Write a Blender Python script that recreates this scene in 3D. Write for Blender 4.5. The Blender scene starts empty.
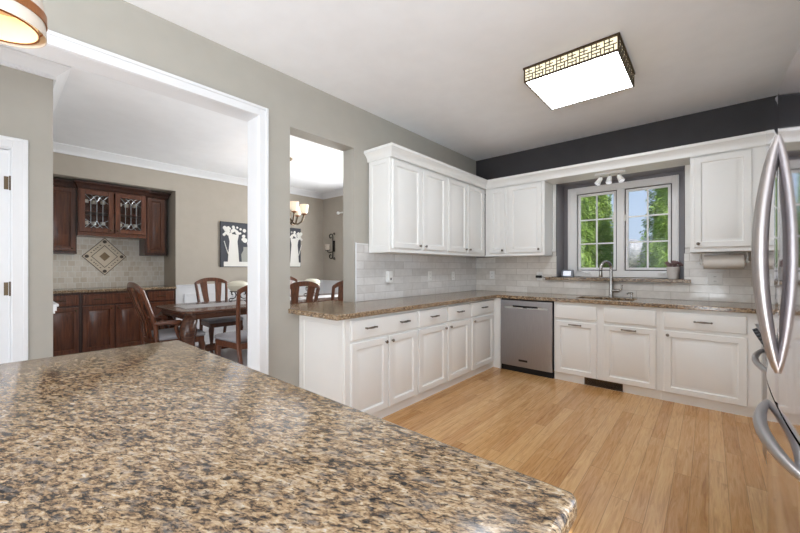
import bpy, bmesh, math, random
from mathutils import Vector, Matrix
random.seed(7)
R = math.radians
scn = bpy.context.scene
COL = scn.collection

# ------------------------------------------------------------------ camera
cam_d = bpy.data.cameras.new('camera'); cam = bpy.data.objects.new('camera', cam_d); COL.objects.link(cam)
cam.location = (0, 0, 1.285); cam.rotation_euler = (R(90), 0, R(40.99))
cam_d.sensor_width = 36; cam_d.lens = 355.6 / 800 * 36; cam_d.shift_y = 0.001; cam_d.clip_start = .02; cam_d.clip_end = 400
scn.camera = cam
# ------------------------------------------------------------------ world, sun, daylight, exposure
scn.view_settings.view_transform = 'Standard'; scn.view_settings.look = 'None'
scn.view_settings.exposure = 0.34; scn.view_settings.gamma = 1; scn.view_settings.use_curve_mapping = False
scn.cycles.use_denoising = True
scn.cycles.max_bounces = 10; scn.cycles.diffuse_bounces = 6; scn.cycles.glossy_bounces = 5
scn.cycles.transparent_max_bounces = 16; scn.cycles.transmission_bounces = 8
scn.cycles.sample_clamp_indirect = 6; scn.cycles.caustics_reflective = False; scn.cycles.caustics_refractive = False
w = bpy.data.worlds.new('sky'); scn.world = w; w.use_nodes = True
wn = w.node_tree; wn.nodes.clear()
wo = wn.nodes.new('ShaderNodeOutputWorld'); bg = wn.nodes.new('ShaderNodeBackground')
tc = wn.nodes.new('ShaderNodeTexCoord'); sx = wn.nodes.new('ShaderNodeSeparateXYZ'); rp = wn.nodes.new('ShaderNodeValToRGB')
wn.links.new(tc.outputs['Generated'], sx.inputs[0]); wn.links.new(sx.outputs['Z'], rp.inputs[0])
rp.color_ramp.elements[0].position = 0.0; rp.color_ramp.elements[0].color = (.47, .57, .70, 1)
rp.color_ramp.elements[1].position = .5; rp.color_ramp.elements[1].color = (.34, .50, .78, 1)
wn.links.new(rp.outputs[0], bg.inputs[0]); wn.links.new(bg.outputs[0], wo.inputs[0]); bg.inputs[1].default_value = .95

def sun(rot, e, col):
    d = bpy.data.lights.new('sun', 'SUN'); d.energy = e; d.color = col; d.angle = R(1.5)
    o = bpy.data.objects.new('sun', d); COL.objects.link(o); o.rotation_euler = rot
sun((R(42), 0, R(50)), 5.0, (1, .95, .86))
def daylight(name, loc, rot, sx_, sy_, power, col=(1, 1, 1), portal=False):
    d = bpy.data.lights.new(name, 'AREA'); d.shape = 'RECTANGLE'; d.size = sx_; d.size_y = sy_; d.energy = power; d.color = col
    d.cycles.is_portal = portal
    o = bpy.data.objects.new(name, d); COL.objects.link(o); o.location = loc; o.rotation_euler = rot
    return o
# fill lamps added outside unseen rear and side openings; dining room window
daylight('added_fill_rear', (-1.0, -3.72, 1.2), (R(90), 0, 0), 2.9, 2.2, 48, (.87, .94, 1))  # added lamp lighting the kitchen from behind the camera
daylight('added_ceiling_fill_rear', (-1.0, -4.3, .05), (R(128), 0, 0), 3.2, 1.3, 140, (.87, .94, 1))  # added lamp tilted up to brighten the ceiling; no patio is built
daylight('added_fill_side', (1.12, -.85, 1.55), (R(90), 0, R(90)), 3.2, 1.7, 72, (.87, .94, 1))  # added lamp brightening the cabinet fronts from the unseen right side
daylight('added_ceiling_fill_side', (1.8, -.85, .5), (R(122), 0, R(90)), 3.2, .9, 90, (.87, .94, 1))  # added lamp aimed up at the ceiling through the side opening
daylight('daylight_dining_window', (-4.4, 5.12, 1.5), (R(90), 0, R(180)), 2.0, 1.1, 125, (.97, .985, 1))
daylight('added_bounce_dining', (-4.4, 5.9, .9), (R(97), 0, R(180)), 2.2, .9, 90, (.97, .985, 1))  # added lamp standing in for light bounced off the ground
daylight('added_fill_hall', (-3.35, -3.72, 1.3), (R(90), 0, 0), .9, 2.1, 22, (.97, .985, 1))  # added lamp at an unseen opening, brightening the hall
daylight('portal_kitchen_window', (-.855, 5.3, 1.77), (R(90), 0, R(180)), 1.3, 1.25, 1, portal=True)

# ------------------------------------------------------------------ materials
def newmat(name):
    m = bpy.data.materials.new(name); m.use_nodes = True
    nt = m.node_tree; return m, nt, nt.nodes['Principled BSDF']
def lin(c):
    return tuple((x / 255 / 12.92) if x / 255 <= .04045 else ((x / 255 + .055) / 1.055) ** 2.4 for x in c) + (1,)
def N(nt, t, **kw):
    n = nt.nodes.new(t)
    for k, v in kw.items(): setattr(n, k, v)
    return n
def coords(nt, scale=(1, 1, 1), rot=(0, 0, 0), loc=(0, 0, 0), kind='Object'):
    t = N(nt, 'ShaderNodeTexCoord'); mp = N(nt, 'ShaderNodeMapping')
    mp.inputs['Scale'].default_value = scale; mp.inputs['Rotation'].default_value = rot; mp.inputs['Location'].default_value = loc
    nt.links.new(t.outputs[kind], mp.inputs[0]); return mp.outputs[0]
def world_coords(nt):
    g = N(nt, 'ShaderNodeNewGeometry'); return g.outputs['Position']
def ramp(nt, fac, stops, interp='LINEAR'):
    r = N(nt, 'ShaderNodeValToRGB'); r.color_ramp.interpolation = interp
    while len(r.color_ramp.elements) < len(stops): r.color_ramp.elements.new(.5)
    for e, (p, c) in zip(r.color_ramp.elements, stops): e.position = p; e.color = lin(c)
    nt.links.new(fac, r.inputs[0]); return r.outputs[0]
def noise(nt, vec, scale, detail=3, rough=.5, dist=0):
    n = N(nt, 'ShaderNodeTexNoise'); n.inputs['Scale'].default_value = scale; n.inputs['Detail'].default_value = detail
    n.inputs['Roughness'].default_value = rough; n.inputs['Distortion'].default_value = dist
    if vec is not None: nt.links.new(vec, n.inputs['Vector'])
    return n.outputs[0]
def mixc(nt, fac, a, b, mode='MIX'):
    m = N(nt, 'ShaderNodeMix', data_type='RGBA', blend_type=mode)
    if isinstance(fac, (int, float)): m.inputs[0].default_value = fac
    else: nt.links.new(fac, m.inputs[0])
    for s, v in ((m.inputs[6], a), (m.inputs[7], b)):
        if isinstance(v, tuple): s.default_value = v
        else: nt.links.new(v, s)
    return m.outputs[2]
def math_(nt, op, a, b=None, c=None):
    m = N(nt, 'ShaderNodeMath', operation=op)
    for i, v in enumerate((a, b, c)):
        if v is None: continue
        if isinstance(v, (int, float)): m.inputs[i].default_value = v
        else: nt.links.new(v, m.inputs[i])
    return m.outputs[0]
def bump(nt, bsdf, h, strength=.2, dist=.002):
    b = N(nt, 'ShaderNodeBump'); b.inputs['Strength'].default_value = strength; b.inputs['Distance'].default_value = dist
    nt.links.new(h, b.inputs['Height']); nt.links.new(b.outputs[0], bsdf.inputs['Normal'])
def paint(name, c, rough=.6, var=.02, spec=.3):
    m, nt, b = newmat(name)
    n = noise(nt, coords(nt), 6, 3)
    d = tuple(max(0, x - 6 * var / .02 * .5) for x in c)
    nt.links.new(ramp(nt, n, [(.35, d), (.65, c)]), b.inputs['Base Color'])
    b.inputs['Roughness'].default_value = rough; b.inputs['Specular IOR Level'].default_value = spec
    return m
def metal(name, c, rough=.25, brush=0):
    m, nt, b = newmat(name)
    b.inputs['Metallic'].default_value = 1; b.inputs['Roughness'].default_value = rough
    n = noise(nt, coords(nt, (1, 1, 60) if brush == 1 else (60, 60, 1)), 8, 2)
    d = tuple(x * .93 for x in c)
    nt.links.new(ramp(nt, n, [(.3, d), (.7, c)]), b.inputs['Base Color'])
    return m
def wood(name, dark, light, scale=3, rough=.3, axis=2, coat=.2):
    m, nt, b = newmat(name)
    s = [14, 14, 14]; s[axis] = 1.2
    v = coords(nt, tuple(s))
    n = noise(nt, v, scale, 5, .6, .6)
    nt.links.new(ramp(nt, n, [(.3, dark), (.7, light)]), b.inputs['Base Color'])
    b.inputs['Roughness'].default_value = rough; b.inputs['Coat Weight'].default_value = coat; b.inputs['Coat Roughness'].default_value = .15
    return m
def emit(name, c, s):
    m, nt, b = newmat(name)
    b.inputs['Base Color'].default_value = lin(c); b.inputs['Emission Color'].default_value = lin(c); b.inputs['Emission Strength'].default_value = s
    return m
def glassy(name, tint=(1, 1, 1), refl=.06, rough=.02):
    m, nt, b = newmat(name); nt.nodes.remove(b)
    t = N(nt, 'ShaderNodeBsdfTransparent'); t.inputs[0].default_value = tint + (1,)
    g = N(nt, 'ShaderNodeBsdfGlossy'); g.inputs['Roughness'].default_value = rough
    lw = N(nt, 'ShaderNodeLayerWeight'); lw.inputs[0].default_value = .25
    f = math_(nt, 'MULTIPLY_ADD', lw.outputs['Fresnel'], .3, refl * .1)
    mx = N(nt, 'ShaderNodeMixShader'); nt.links.new(f, mx.inputs[0]); nt.links.new(t.outputs[0], mx.inputs[1]); nt.links.new(g.outputs[0], mx.inputs[2])
    nt.links.new(mx.outputs[0], nt.nodes['Material Output'].inputs[0]); return m
def granite(name, streak=1.0):
    m, nt, b = newmat(name)
    p = world_coords(nt)
    m0 = N(nt, 'ShaderNodeMapping'); nt.links.new(p, m0.inputs[0]); m0.inputs['Rotation'].default_value = (0, 0, R(-22))
    mp = N(nt, 'ShaderNodeMapping'); nt.links.new(m0.outputs[0], mp.inputs[0]); mp.inputs['Scale'].default_value = (.85, 1.9, 1.5)
    v = mp.outputs[0]
    big = noise(nt, v, 9, 3, .6, .8)
    mid = noise(nt, v, 56, 4, .62, .7)
    fine = noise(nt, v, 170, 3, .6, .4)
    vo = N(nt, 'ShaderNodeTexVoronoi'); vo.inputs['Scale'].default_value = 90; nt.links.new(v, vo.inputs['Vector'])
    cell = N(nt, 'ShaderNodeSeparateColor'); nt.links.new(vo.outputs['Color'], cell.inputs[0])
    f = math_(nt, 'ADD', math_(nt, 'MULTIPLY', mid, .62), math_(nt, 'MULTIPLY', fine, .26))
    f = math_(nt, 'ADD', f, math_(nt, 'MULTIPLY', big, .14))
    f = math_(nt, 'ADD', f, math_(nt, 'MULTIPLY', math_(nt, 'SUBTRACT', cell.outputs[0], .5), .08))
    base = ramp(nt, f, [(.39, (30, 26, 25)), (.44, (76, 64, 53)), (.485, (128, 103, 77)), (.54, (162, 136, 104)), (.60, (184, 163, 134)), (.68, (192, 184, 173))])
    grey = ramp(nt, noise(nt, v, 38, 3, .6, .5), [(.52, (0, 0, 0)), (.64, (255, 255, 255))])
    c = mixc(nt, math_(nt, 'MULTIPLY', grey, .38), base, lin((138, 132, 127)))
    dk = ramp(nt, noise(nt, v, 72, 4, .65, 1.0), [(.57, (0, 0, 0)), (.63, (255, 255, 255))])
    c = mixc(nt, math_(nt, 'MULTIPLY', dk, .85), c, lin((38, 31, 28)))
    nt.links.new(c, b.inputs['Base Color'])
    b.inputs['Roughness'].default_value = .14; b.inputs['Specular IOR Level'].default_value = .5
    return m
def tile_mat(name, axes, lw_, lh, cols, mortar, off=.5, rough=.12, gap=.02, wav=.25, z0=.935):
    m, nt, b = newmat(name)
    s = N(nt, 'ShaderNodeSeparateXYZ'); nt.links.new(world_coords(nt), s.inputs[0])
    U, V = s.outputs[axes[0]], s.outputs[axes[1]]
    vv = math_(nt, 'DIVIDE', math_(nt, 'SUBTRACT', V, z0), lh)
    row = math_(nt, 'FLOOR', vv)
    uu = math_(nt, 'ADD', math_(nt, 'DIVIDE', U, lw_), math_(nt, 'MULTIPLY', math_(nt, 'MODULO', math_(nt, 'ADD', row, 100), 2), off))
    colm = math_(nt, 'FLOOR', uu)
    fu = math_(nt, 'SUBTRACT', uu, colm); fv = math_(nt, 'SUBTRACT', vv, row)
    cb = N(nt, 'ShaderNodeCombineXYZ'); nt.links.new(colm, cb.inputs[0]); nt.links.new(row, cb.inputs[1])
    wnz = N(nt, 'ShaderNodeTexWhiteNoise', noise_dimensions='3D'); nt.links.new(cb.outputs[0], wnz.inputs[0])
    gu = math_(nt, 'MULTIPLY', math_(nt, 'MINIMUM', fu, math_(nt, 'SUBTRACT', 1, fu)), lw_)
    gv = math_(nt, 'MULTIPLY', math_(nt, 'MINIMUM', fv, math_(nt, 'SUBTRACT', 1, fv)), lh)
    edge = math_(nt, 'MINIMUM', gu, gv)
    g = N(nt, 'ShaderNodeMapRange'); nt.links.new(edge, g.inputs[0]); g.inputs[1].default_value = gap * .5; g.inputs[2].default_value = gap
    tilec = ramp(nt, wnz.outputs[0], cols)
    cloud = noise(nt, world_coords(nt), 14, 4, .6, .5)
    tilec = mixc(nt, .25, tilec, ramp(nt, cloud, [(.3, tuple(x * .86 for x in cols[0][1])), (.7, cols[-1][1])]))
    nt.links.new(mixc(nt, g.outputs[0], lin(mortar), tilec), b.inputs['Base Color'])
    b.inputs['Roughness'].default_value = rough
    n2 = noise(nt, world_coords(nt), 11, 2, .5, .3)
    tilt = math_(nt, 'MULTIPLY', math_(nt, 'SUBTRACT', wnz.outputs[0], .5), math_(nt, 'ADD', fu, math_(nt, 'MULTIPLY', fv, .6)))
    h = math_(nt, 'ADD', math_(nt, 'MULTIPLY', n2, wav), math_(nt, 'MULTIPLY', tilt, wav * .8))
    h = math_(nt, 'ADD', h, math_(nt, 'MULTIPLY', g.outputs[0], .3))
    bump(nt, b, h, .45, .006)
    return m
def oak_floor(name):
    m, nt, b = newmat(name)
    s = N(nt, 'ShaderNodeSeparateXYZ'); nt.links.new(world_coords(nt), s.inputs[0])
    W_ = .083; L_ = 1.15
    xx = math_(nt, 'DIVIDE', s.outputs[0], W_); col = math_(nt, 'FLOOR', xx); fx = math_(nt, 'SUBTRACT', xx, col)
    w1 = N(nt, 'ShaderNodeTexWhiteNoise', noise_dimensions='1D'); nt.links.new(col, w1.inputs['W'])
    yy = math_(nt, 'ADD', math_(nt, 'DIVIDE', s.outputs[1], L_), math_(nt, 'MULTIPLY', w1.outputs[0], 7.3))
    seg = math_(nt, 'FLOOR', yy); fy = math_(nt, 'SUBTRACT', yy, seg)
    cb = N(nt, 'ShaderNodeCombineXYZ'); nt.links.new(col, cb.inputs[0]); nt.links.new(seg, cb.inputs[1])
    w2 = N(nt, 'ShaderNodeTexWhiteNoise', noise_dimensions='3D'); nt.links.new(cb.outputs[0], w2.inputs[0])
    cc = ramp(nt, w2.outputs[0], [(0, (158, 106, 58)), (.22, (186, 136, 82)), (.5, (202, 156, 102)), (.8, (214, 172, 120)), (1, (176, 122, 72))])
    # grain along the board, shifted per board
    off = N(nt, 'ShaderNodeVectorMath', operation='MULTIPLY_ADD'); nt.links.new(w2.outputs['Color'], off.inputs[0]); off.inputs[1].default_value = (9, 9, 9)
    sc = N(nt, 'ShaderNodeVectorMath', operation='MULTIPLY'); nt.links.new(world_coords(nt), sc.inputs[0]); sc.inputs[1].default_value = (26, 1.7, 1)
    nt.links.new(sc.outputs[0], off.inputs[2])
    gr = noise(nt, off.outputs[0], 2.2, 5, .62, 1.1)
    cc = mixc(nt, .5, cc, ramp(nt, gr, [(.30, (138, 90, 48)), (.48, (196, 148, 94)), (.68, (222, 182, 130))]))
    kn = ramp(nt, noise(nt, world_coords(nt), 5.5, 2, .5, .2), [(.70, (0, 0, 0)), (.78, (255, 255, 255))])
    cc = mixc(nt, math_(nt, 'MULTIPLY', kn, .5), cc, lin((120, 76, 40)))
    gx = math_(nt, 'MULTIPLY', math_(nt, 'MINIMUM', fx, math_(nt, 'SUBTRACT', 1, fx)), W_)
    gy = math_(nt, 'MULTIPLY', math_(nt, 'MINIMUM', fy, math_(nt, 'SUBTRACT', 1, fy)), L_)
    e = N(nt, 'ShaderNodeMapRange'); nt.links.new(math_(nt, 'MINIMUM', gx, gy), e.inputs[0]); e.inputs[1].default_value = .0005; e.inputs[2].default_value = .002
    cc = mixc(nt, e.outputs[0], mixc(nt, .55, cc, lin((80, 50, 26))), cc)
    nt.links.new(cc, b.inputs['Base Color'])
    b.inputs['Roughness'].default_value = .2; b.inputs['Specular IOR Level'].default_value = .5
    bump(nt, b, math_(nt, 'ADD', e.outputs[0], math_(nt, 'MULTIPLY', gr, .3)), .15, .0015)
    return m
def leafy(name, stops, scale):
    m, nt, b = newmat(name)
    n = noise(nt, world_coords(nt), scale, 3, .6)
    nt.links.new(ramp(nt, n, stops), b.inputs['Base Color']); b.inputs['Roughness'].default_value = .6
    return m

M = {}
M['wall'] = paint('greige_wall_paint', (174, 170, 161), .7)
M['dwall'] = paint('taupe_dining_paint', (176, 168, 156), .7)
M['dark'] = paint('charcoal_wall_paint', (66, 64, 66), .55)
M['ceil'] = paint('ceiling_paint', (243, 245, 248), .8)
M['white'] = paint('white_cabinet_paint', (232, 232, 230), .32, .008, .45)
M['trim'] = paint('white_trim_paint', (226, 227, 229), .4, .008, .4)
M['sash_white'] = paint('white_window_paint', (248, 248, 248), .35, .004, .45)
M['oak'] = oak_floor('oak_floor_boards')
M['granite'] = granite('brown_granite')
M['tile_back'] = tile_mat('glazed_tile_back', (0, 2), .315, .083, [(0, (206, 200, 192)), (.5, (222, 217, 210)), (1, (234, 231, 226))], (192, 186, 178), gap=.0036)
M['tile_left'] = tile_mat('glazed_tile_side', (1, 2), .315, .083, [(0, (206, 203, 200)), (.5, (222, 220, 218)), (1, (234, 233, 232))], (194, 191, 188), gap=.0036)
M['mosaic'] = tile_mat('tumbled_stone_mosaic', (1, 2), .082, .082, [(0, (210, 198, 180)), (.4, (224, 217, 204)), (1, (234, 228, 218))], (232, 229, 222), off=.37, rough=.6, gap=.006, wav=.05, z0=.975)
M['steel'] = metal('brushed_steel', (168, 166, 168), .33, 0)
M['steel_fridge'] = metal('satin_steel_door', (238, 237, 244), .07, 0)
M['chrome'] = metal('brushed_nickel', (205, 203, 200), .2)
M['handle_steel'] = metal('handle_steel', (200, 194, 193), .36)
M['bronze'] = metal('dark_bronze', (92, 78, 62), .4)
M['pewter'] = metal('antique_pewter', (128, 120, 112), .35)
M['copper'] = metal('copper_band', (190, 128, 84), .3)
M['iron'] = paint('black_iron', (34, 30, 28), .5)
M['black'] = paint('black_plastic', (24, 24, 26), .4)
M['cherry'] = wood('cherry_wood', (64, 34, 22), (114, 64, 39), 3, .3)
M['cherry_dark'] = wood('cherry_wood_dark', (44, 24, 18), (70, 40, 27), 3, .35)
M['chairwood'] = wood('chair_wood', (66, 35, 22), (112, 64, 39), 3, .28)
M['tablewood'] = wood('table_wood', (62, 38, 28), (100, 64, 46), 3, .25, axis=1)
M['seat'] = paint('grey_upholstery', (150, 148, 152), .9)
M['linen'] = paint('table_runner_cloth', (186, 184, 184), .9)
M['carpet'] = paint('pale_carpet', (224, 220, 222), .95)
M['plate'] = paint('white_plastic', (236, 236, 234), .35)
M['glass'] = glassy('window_glass')
M['clearglass'] = glassy('clear_glass', (.96, .97, .97), .12)
M['lead'] = metal('lead_came', (214, 216, 220), .35)
M['paper'] = paint('paper_towel', (226, 222, 216), .9)
M['ceramic'] = paint('white_ceramic', (236, 234, 232), .25)
M['cream'] = paint('cream_ceramic', (226, 222, 204), .35)
M['diffuser'] = emit('white_light_panel', (244, 249, 255), 13)
M['sideglass'] = emit('cream_side_glass', (255, 246, 214), .4)
M['bulb'] = emit('warm_bulb', (255, 205, 140), 2.5)
M['shadeglow'] = emit('warm_lamp_lining', (255, 222, 170), .5)
M['frost'] = paint('frosted_ribbed_glass', (214, 202, 188), .3)
M['succulent'] = leafy('purple_succulent', [(.3, (88, 62, 66)), (.55, (140, 110, 108)), (.75, (176, 160, 150))], 60)
M['arb'] = leafy('arborvitae_leaves', [(.3, (58, 86, 32)), (.5, (116, 150, 58)), (.7, (184, 202, 104))], 34)
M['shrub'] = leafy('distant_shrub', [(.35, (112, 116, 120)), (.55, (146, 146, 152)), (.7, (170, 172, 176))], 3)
M['grass'] = leafy('lawn_grass', [(.3, (150, 150, 110)), (.7, (190, 184, 150))], 2)
M['screen'] = emit('device_screen', (226, 230, 240), .5)
M['grey_plastic'] = paint('grey_plastic', (128, 132, 140), .4)
M['canvas_dark'] = paint('dark_canvas', (74, 76, 82), .8)
M['art_white'] = paint('white_paint_strokes', (224, 222, 216), .8)
M['art_grey'] = paint('grey_paint_strokes', (160, 160, 152), .8)
M['stone_tan'] = paint('tan_stone', (226, 214, 194), .6)
M['stone_brown'] = paint('brown_stone', (140, 120, 92), .5)
M['stone_dark'] = paint('dark_stone_line', (96, 86, 76), .6)
M['gasket'] = paint('grey_gasket', (92, 90, 90), .6)
M['recess_lightened'] = paint('lightened_recess_paint', (124, 120, 124), .3, .01, .5)  # charcoal lightened in the colour, in place of light in the recess
M['brick'] = paint('house_siding', (200, 198, 190), .8)

# ------------------------------------------------------------------ mesh helpers
class MB:
    def __init__(s): s.bm = bmesh.new()
    def quad(s, pts):
        return s.bm.faces.new([s.bm.verts.new(p) for p in pts])
    def box(s, x0, y0, z0, x1, y1, z1):
        x0, x1 = min(x0, x1), max(x0, x1); y0, y1 = min(y0, y1), max(y0, y1); z0, z1 = min(z0, z1), max(z0, z1)
        v = [s.bm.verts.new(p) for p in ((x0, y0, z0), (x1, y0, z0), (x1, y1, z0), (x0, y1, z0), (x0, y0, z1), (x1, y0, z1), (x1, y1, z1), (x0, y1, z1))]
        for f in ((3, 2, 1, 0), (4, 5, 6, 7), (0, 1, 5, 4), (1, 2, 6, 5), (2, 3, 7, 6), (3, 0, 4, 7)): s.bm.faces.new([v[i] for i in f])
        return s
    def loops(s, rings, cap0=True, cap1=True, closed=True):
        """skin between consecutive rings of equally many points"""
        vs = [[s.bm.verts.new(p) for p in r] for r in rings]
        n = len(vs[0])
        for a, b in zip(vs, vs[1:]):
            for i in range(n if closed else n - 1):
                j = (i + 1) % n
                s.bm.faces.new((a[i], a[j], b[j], b[i]))
        if cap0: s.bm.faces.new(vs[0][::-1])
        if cap1: s.bm.faces.new(vs[-1])
        return s
    def prism(s, poly, a, b):
        """poly: list of 3-vectors, swept from offset a to offset b"""
        a, b = Vector(a), Vector(b)
        return s.loops([[Vector(p) + a for p in poly], [Vector(p) + b for p in poly]])
    def tube(s, pts, r, n=8, sx_=1.0):
        pts = [Vector(p) for p in pts]; rings = []
        rr = r if isinstance(r, (list, tuple)) else [r] * len(pts)
        prev = None
        for i, p in enumerate(pts):
            t = (pts[min(i + 1, len(pts) - 1)] - pts[max(i - 1, 0)]).normalized()
            if prev is None:
                up = Vector((0, 0, 1)) if abs(t.z) < .9 else Vector((1, 0, 0))
                a = t.cross(up).normalized()
            else:
                a = (prev - t * prev.dot(t)).normalized()
            b = t.cross(a).normalized(); prev = a
            rings.append([p + (a * math.cos(2 * math.pi * k / n) * sx_ + b * math.sin(2 * math.pi * k / n)) * rr[i] for k in range(n)])
        return s.loops(rings)
    def lathe(s, prof, o=(0, 0, 0), n=20, axis='z', cap0=True, cap1=True):
        rings = []
        for r, h in prof:
            ring = []
            for k in range(n):
                c_, s_ = math.cos(2 * math.pi * k / n) * r, math.sin(2 * math.pi * k / n) * r
                p = {'z': (c_, s_, h), 'y': (c_, h, s_), 'x': (h, c_, s_)}[axis]
                ring.append(Vector(p) + Vector(o))
            rings.append(ring)
        return s.loops(rings, cap0, cap1)
    def ball(s, o, r, seg=12, ring=8, sc=(1, 1, 1)):
        m = Matrix.Translation(o) @ Matrix.Diagonal((r * sc[0], r * sc[1], r * sc[2], 1))
        bmesh.ops.create_uvsphere(s.bm, u_segments=seg, v_segments=ring, radius=1, matrix=m); return s
    def panel(s, o, U, V, Nn, w_, h_, rings):
        """nested rectangles: each (inset, height) measured from o along U, V; last is filled"""
        o, U, V, Nn = Vector(o), Vector(U), Vector(V), Vector(Nn)
        rr = []
        for ins, ht in rings:
            rr.append([o + U * a + V * b + Nn * ht for a, b in ((ins, ins), (w_ - ins, ins), (w_ - ins, h_ - ins), (ins, h_ - ins))])
        return s.loops(rr)
    def grid(s, xs, ys, keep, z0, z1):
        top = {}; bot = {}
        def g(d, i, j, z):
            if (i, j) not in d: d[(i, j)] = s.bm.verts.new((xs[i], ys[j], z))
            return d[(i, j)]
        K = lambda i, j: 0 <= i < len(xs) - 1 and 0 <= j < len(ys) - 1 and keep((xs[i] + xs[i + 1]) / 2, (ys[j] + ys[j + 1]) / 2)
        for i in range(len(xs) - 1):
            for j in range(len(ys) - 1):
                if not K(i, j): continue
                c4 = ((i, j), (i + 1, j), (i + 1, j + 1), (i, j + 1))
                s.bm.faces.new([g(top, a, b, z1) for a, b in c4]); s.bm.faces.new([g(bot, a, b, z0) for a, b in c4[::-1]])
                for (a, b), (c_, d), (di, dj) in ((c4[0], c4[1], (0, -1)), (c4[1], c4[2], (1, 0)), (c4[2], c4[3], (0, 1)), (c4[3], c4[0], (-1, 0))):
                    if not K(i + di, j + dj):
                        s.bm.faces.new((g(bot, a, b, z0), g(bot, c_, d, z0), g(top, c_, d, z1), g(top, a, b, z1)))
        return s
    def build(s, name, mat, parent=None, bevel=0, smooth=True, local=False, angle=35, segs=2):
        bmesh.ops.recalc_face_normals(s.bm, faces=s.bm.faces)
        if parent is not None and not local:
            off = parent.matrix_world_loc if hasattr(parent, 'matrix_world_loc') else wloc(parent)
            bmesh.ops.translate(s.bm, verts=s.bm.verts, vec=-off)
        me = bpy.data.meshes.new(name); s.bm.to_mesh(me); s.bm.free()
        if smooth:
            me.shade_smooth(); me.set_sharp_from_angle(angle=R(angle))
        me.materials.append(M[mat] if isinstance(mat, str) else mat)
        o = bpy.data.objects.new(name, me); COL.objects.link(o)
        if parent is not None: o.parent = parent
        if bevel:
            bv = o.modifiers.new('edge', 'BEVEL'); bv.width = bevel; bv.segments = segs; bv.limit_method = 'ANGLE'; bv.angle_limit = R(40)
        return o
def wloc(o):
    v = Vector((0, 0, 0))
    while o is not None: v = v + Vector(o.location); o = o.parent
    return v
def tag(o, label=None, cat=None, group=None, kind=None):
    if label: o['label'] = label
    if cat: o['category'] = cat
    if group: o['group'] = group
    if kind: o['kind'] = kind
    return o
def thing(name, loc, label, cat, group=None, rz=0):
    o = bpy.data.objects.new(name, None); COL.objects.link(o); o.location = loc; o.rotation_euler.z = rz; o.empty_display_size = .05
    return tag(o, label, cat, group)
def struct(o):
    o['kind'] = 'structure'; return o
def copy_tree(o, parent=None):
    c = o.copy(); COL.objects.link(c)
    if parent is not None: c.parent = parent
    for ch in list(o.children): copy_tree(ch, c)
    return c

# ------------------------------------------------------------------ the room
WX, DY, CZ = -2.69, 4.87, 2.91          # side wall plane, window wall plane, ceiling
WB = WX - .165                           # its dining side
RX, RY = .95, -3.6                       # fridge wall, rear wall
FX = -6.5                                # far dining wall
HX, HY = -4.0, .33                       # hall wall and the corner where it ends

m = MB().box(-2.78, RY, -.06, RX, DY, 0); struct(m.build('floor', 'oak'))
m = MB().box(-7.3, RY, -.06, -2.782, DY, 0); struct(m.build('floor_dining', 'carpet'))
m = MB().box(-7.3, RY - .2, CZ, RX + .2, 5.24, CZ + .15); struct(m.build('ceiling', 'ceil'))

HD = 2.481                               # head height of both openings
m = MB()
m.box(WB, 2.39, 0, WX, DY, CZ)
m.box(WB, 1.669, 0, WX, 2.39, .893).box(WB, 1.669, HD, WX, 2.39, CZ)
m.box(WB, 1.405, 0, WX, 1.669, CZ)
m.box(WB, -1.5, HD + .02, WX, 1.405, CZ)
m.box(WB, RY, 0, WX, -1.5, CZ)
struct(m.build('wall_left', 'wall', smooth=False))
# cased opening: jamb lining and casing on both faces
m = MB()
m.box(WB - .002, 1.385, 0, WX + .002, 1.405, HD + .02); m.box(WB - .002, -1.48, HD, WX + .002, 1.405, HD + .02); m.box(WB - .002, -1.5, 0, WX + .002, -1.48, HD + .02)
for x0, x1 in ((WX, WX + .018), (WB - .018, WB)):
    m.box(x0, 1.388, 0, x1, 1.462, HD + .076); m.box(x0, -1.48, HD + .002, x1, 1.388, HD + .076); m.box(x0, -1.556, 0, x1, -1.483, HD + .076)
    xi = x1 if x0 == WX else x0
    xo = xi + (.008 if x0 == WX else -.008)
    m.box(xi, 1.44, 0, xo, 1.462, HD + .076); m.box(xi, -1.5, HD + .054, xo, 1.44, HD + .076)
struct(m.build('trim_1', 'trim', bevel=.003))

# window wall: opening x -1.51..-.20, z 1.155..2.385
ox0, ox1, oz0, oz1, WD = -1.51, -.20, 1.125, 2.388, 5.24
m = MB()
m.box(WX - .1, DY, 0, ox0, WD, CZ).box(ox1, DY, 0, RX + .2, WD, CZ).box(ox0, DY, 0, ox1, WD, oz0).box(ox0, DY, oz1, ox1, WD, CZ)
m.box(ox0, 5.17, oz0, -1.452, WD, oz1).box(-.258, 5.17, oz0, ox1, WD, oz1).box(-1.452, 5.17, 2.346, -.258, WD, oz1).box(-1.452, 5.17, oz0, -.258, WD, 1.159)
struct(m.build('wall_back', 'dark', smooth=False))
m = MB()   # satin lining of the deep window recess, charcoal lightened for missing light
m.box(ox0, DY + .001, 1.157, ox0 + .004, 5.168, oz1 - .001).box(ox1 - .004, DY + .001, 1.157, ox1, 5.168, oz1 - .001).box(ox0 + .004, DY + .001, oz1 - .005, ox1 - .004, 5.168, oz1 - .001)
m.box(ox0 + .004, 5.164, 1.157, -1.452, 5.1695, oz1 - .005).box(-.258, 5.164, 1.157, ox1 - .004, 5.1695, oz1 - .005).box(-1.452, 5.164, 2.346, -.258, 5.1695, oz1 - .005)
struct(m.build('trim_10', 'recess_lightened', smooth=False))
m = MB()   # dining end wall with its own window opening
dx0, dx1, dz0, dz1 = -5.4, -3.4, .95, 2.4
m.box(-7.3, DY, 0, dx0, DY + .2, CZ).box(dx1, DY, 0, WX - .1, DY + .2, CZ).box(dx0, DY, 0, dx1, DY + .2, dz0).box(dx0, DY, dz1, dx1, DY + .2, CZ)
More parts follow.
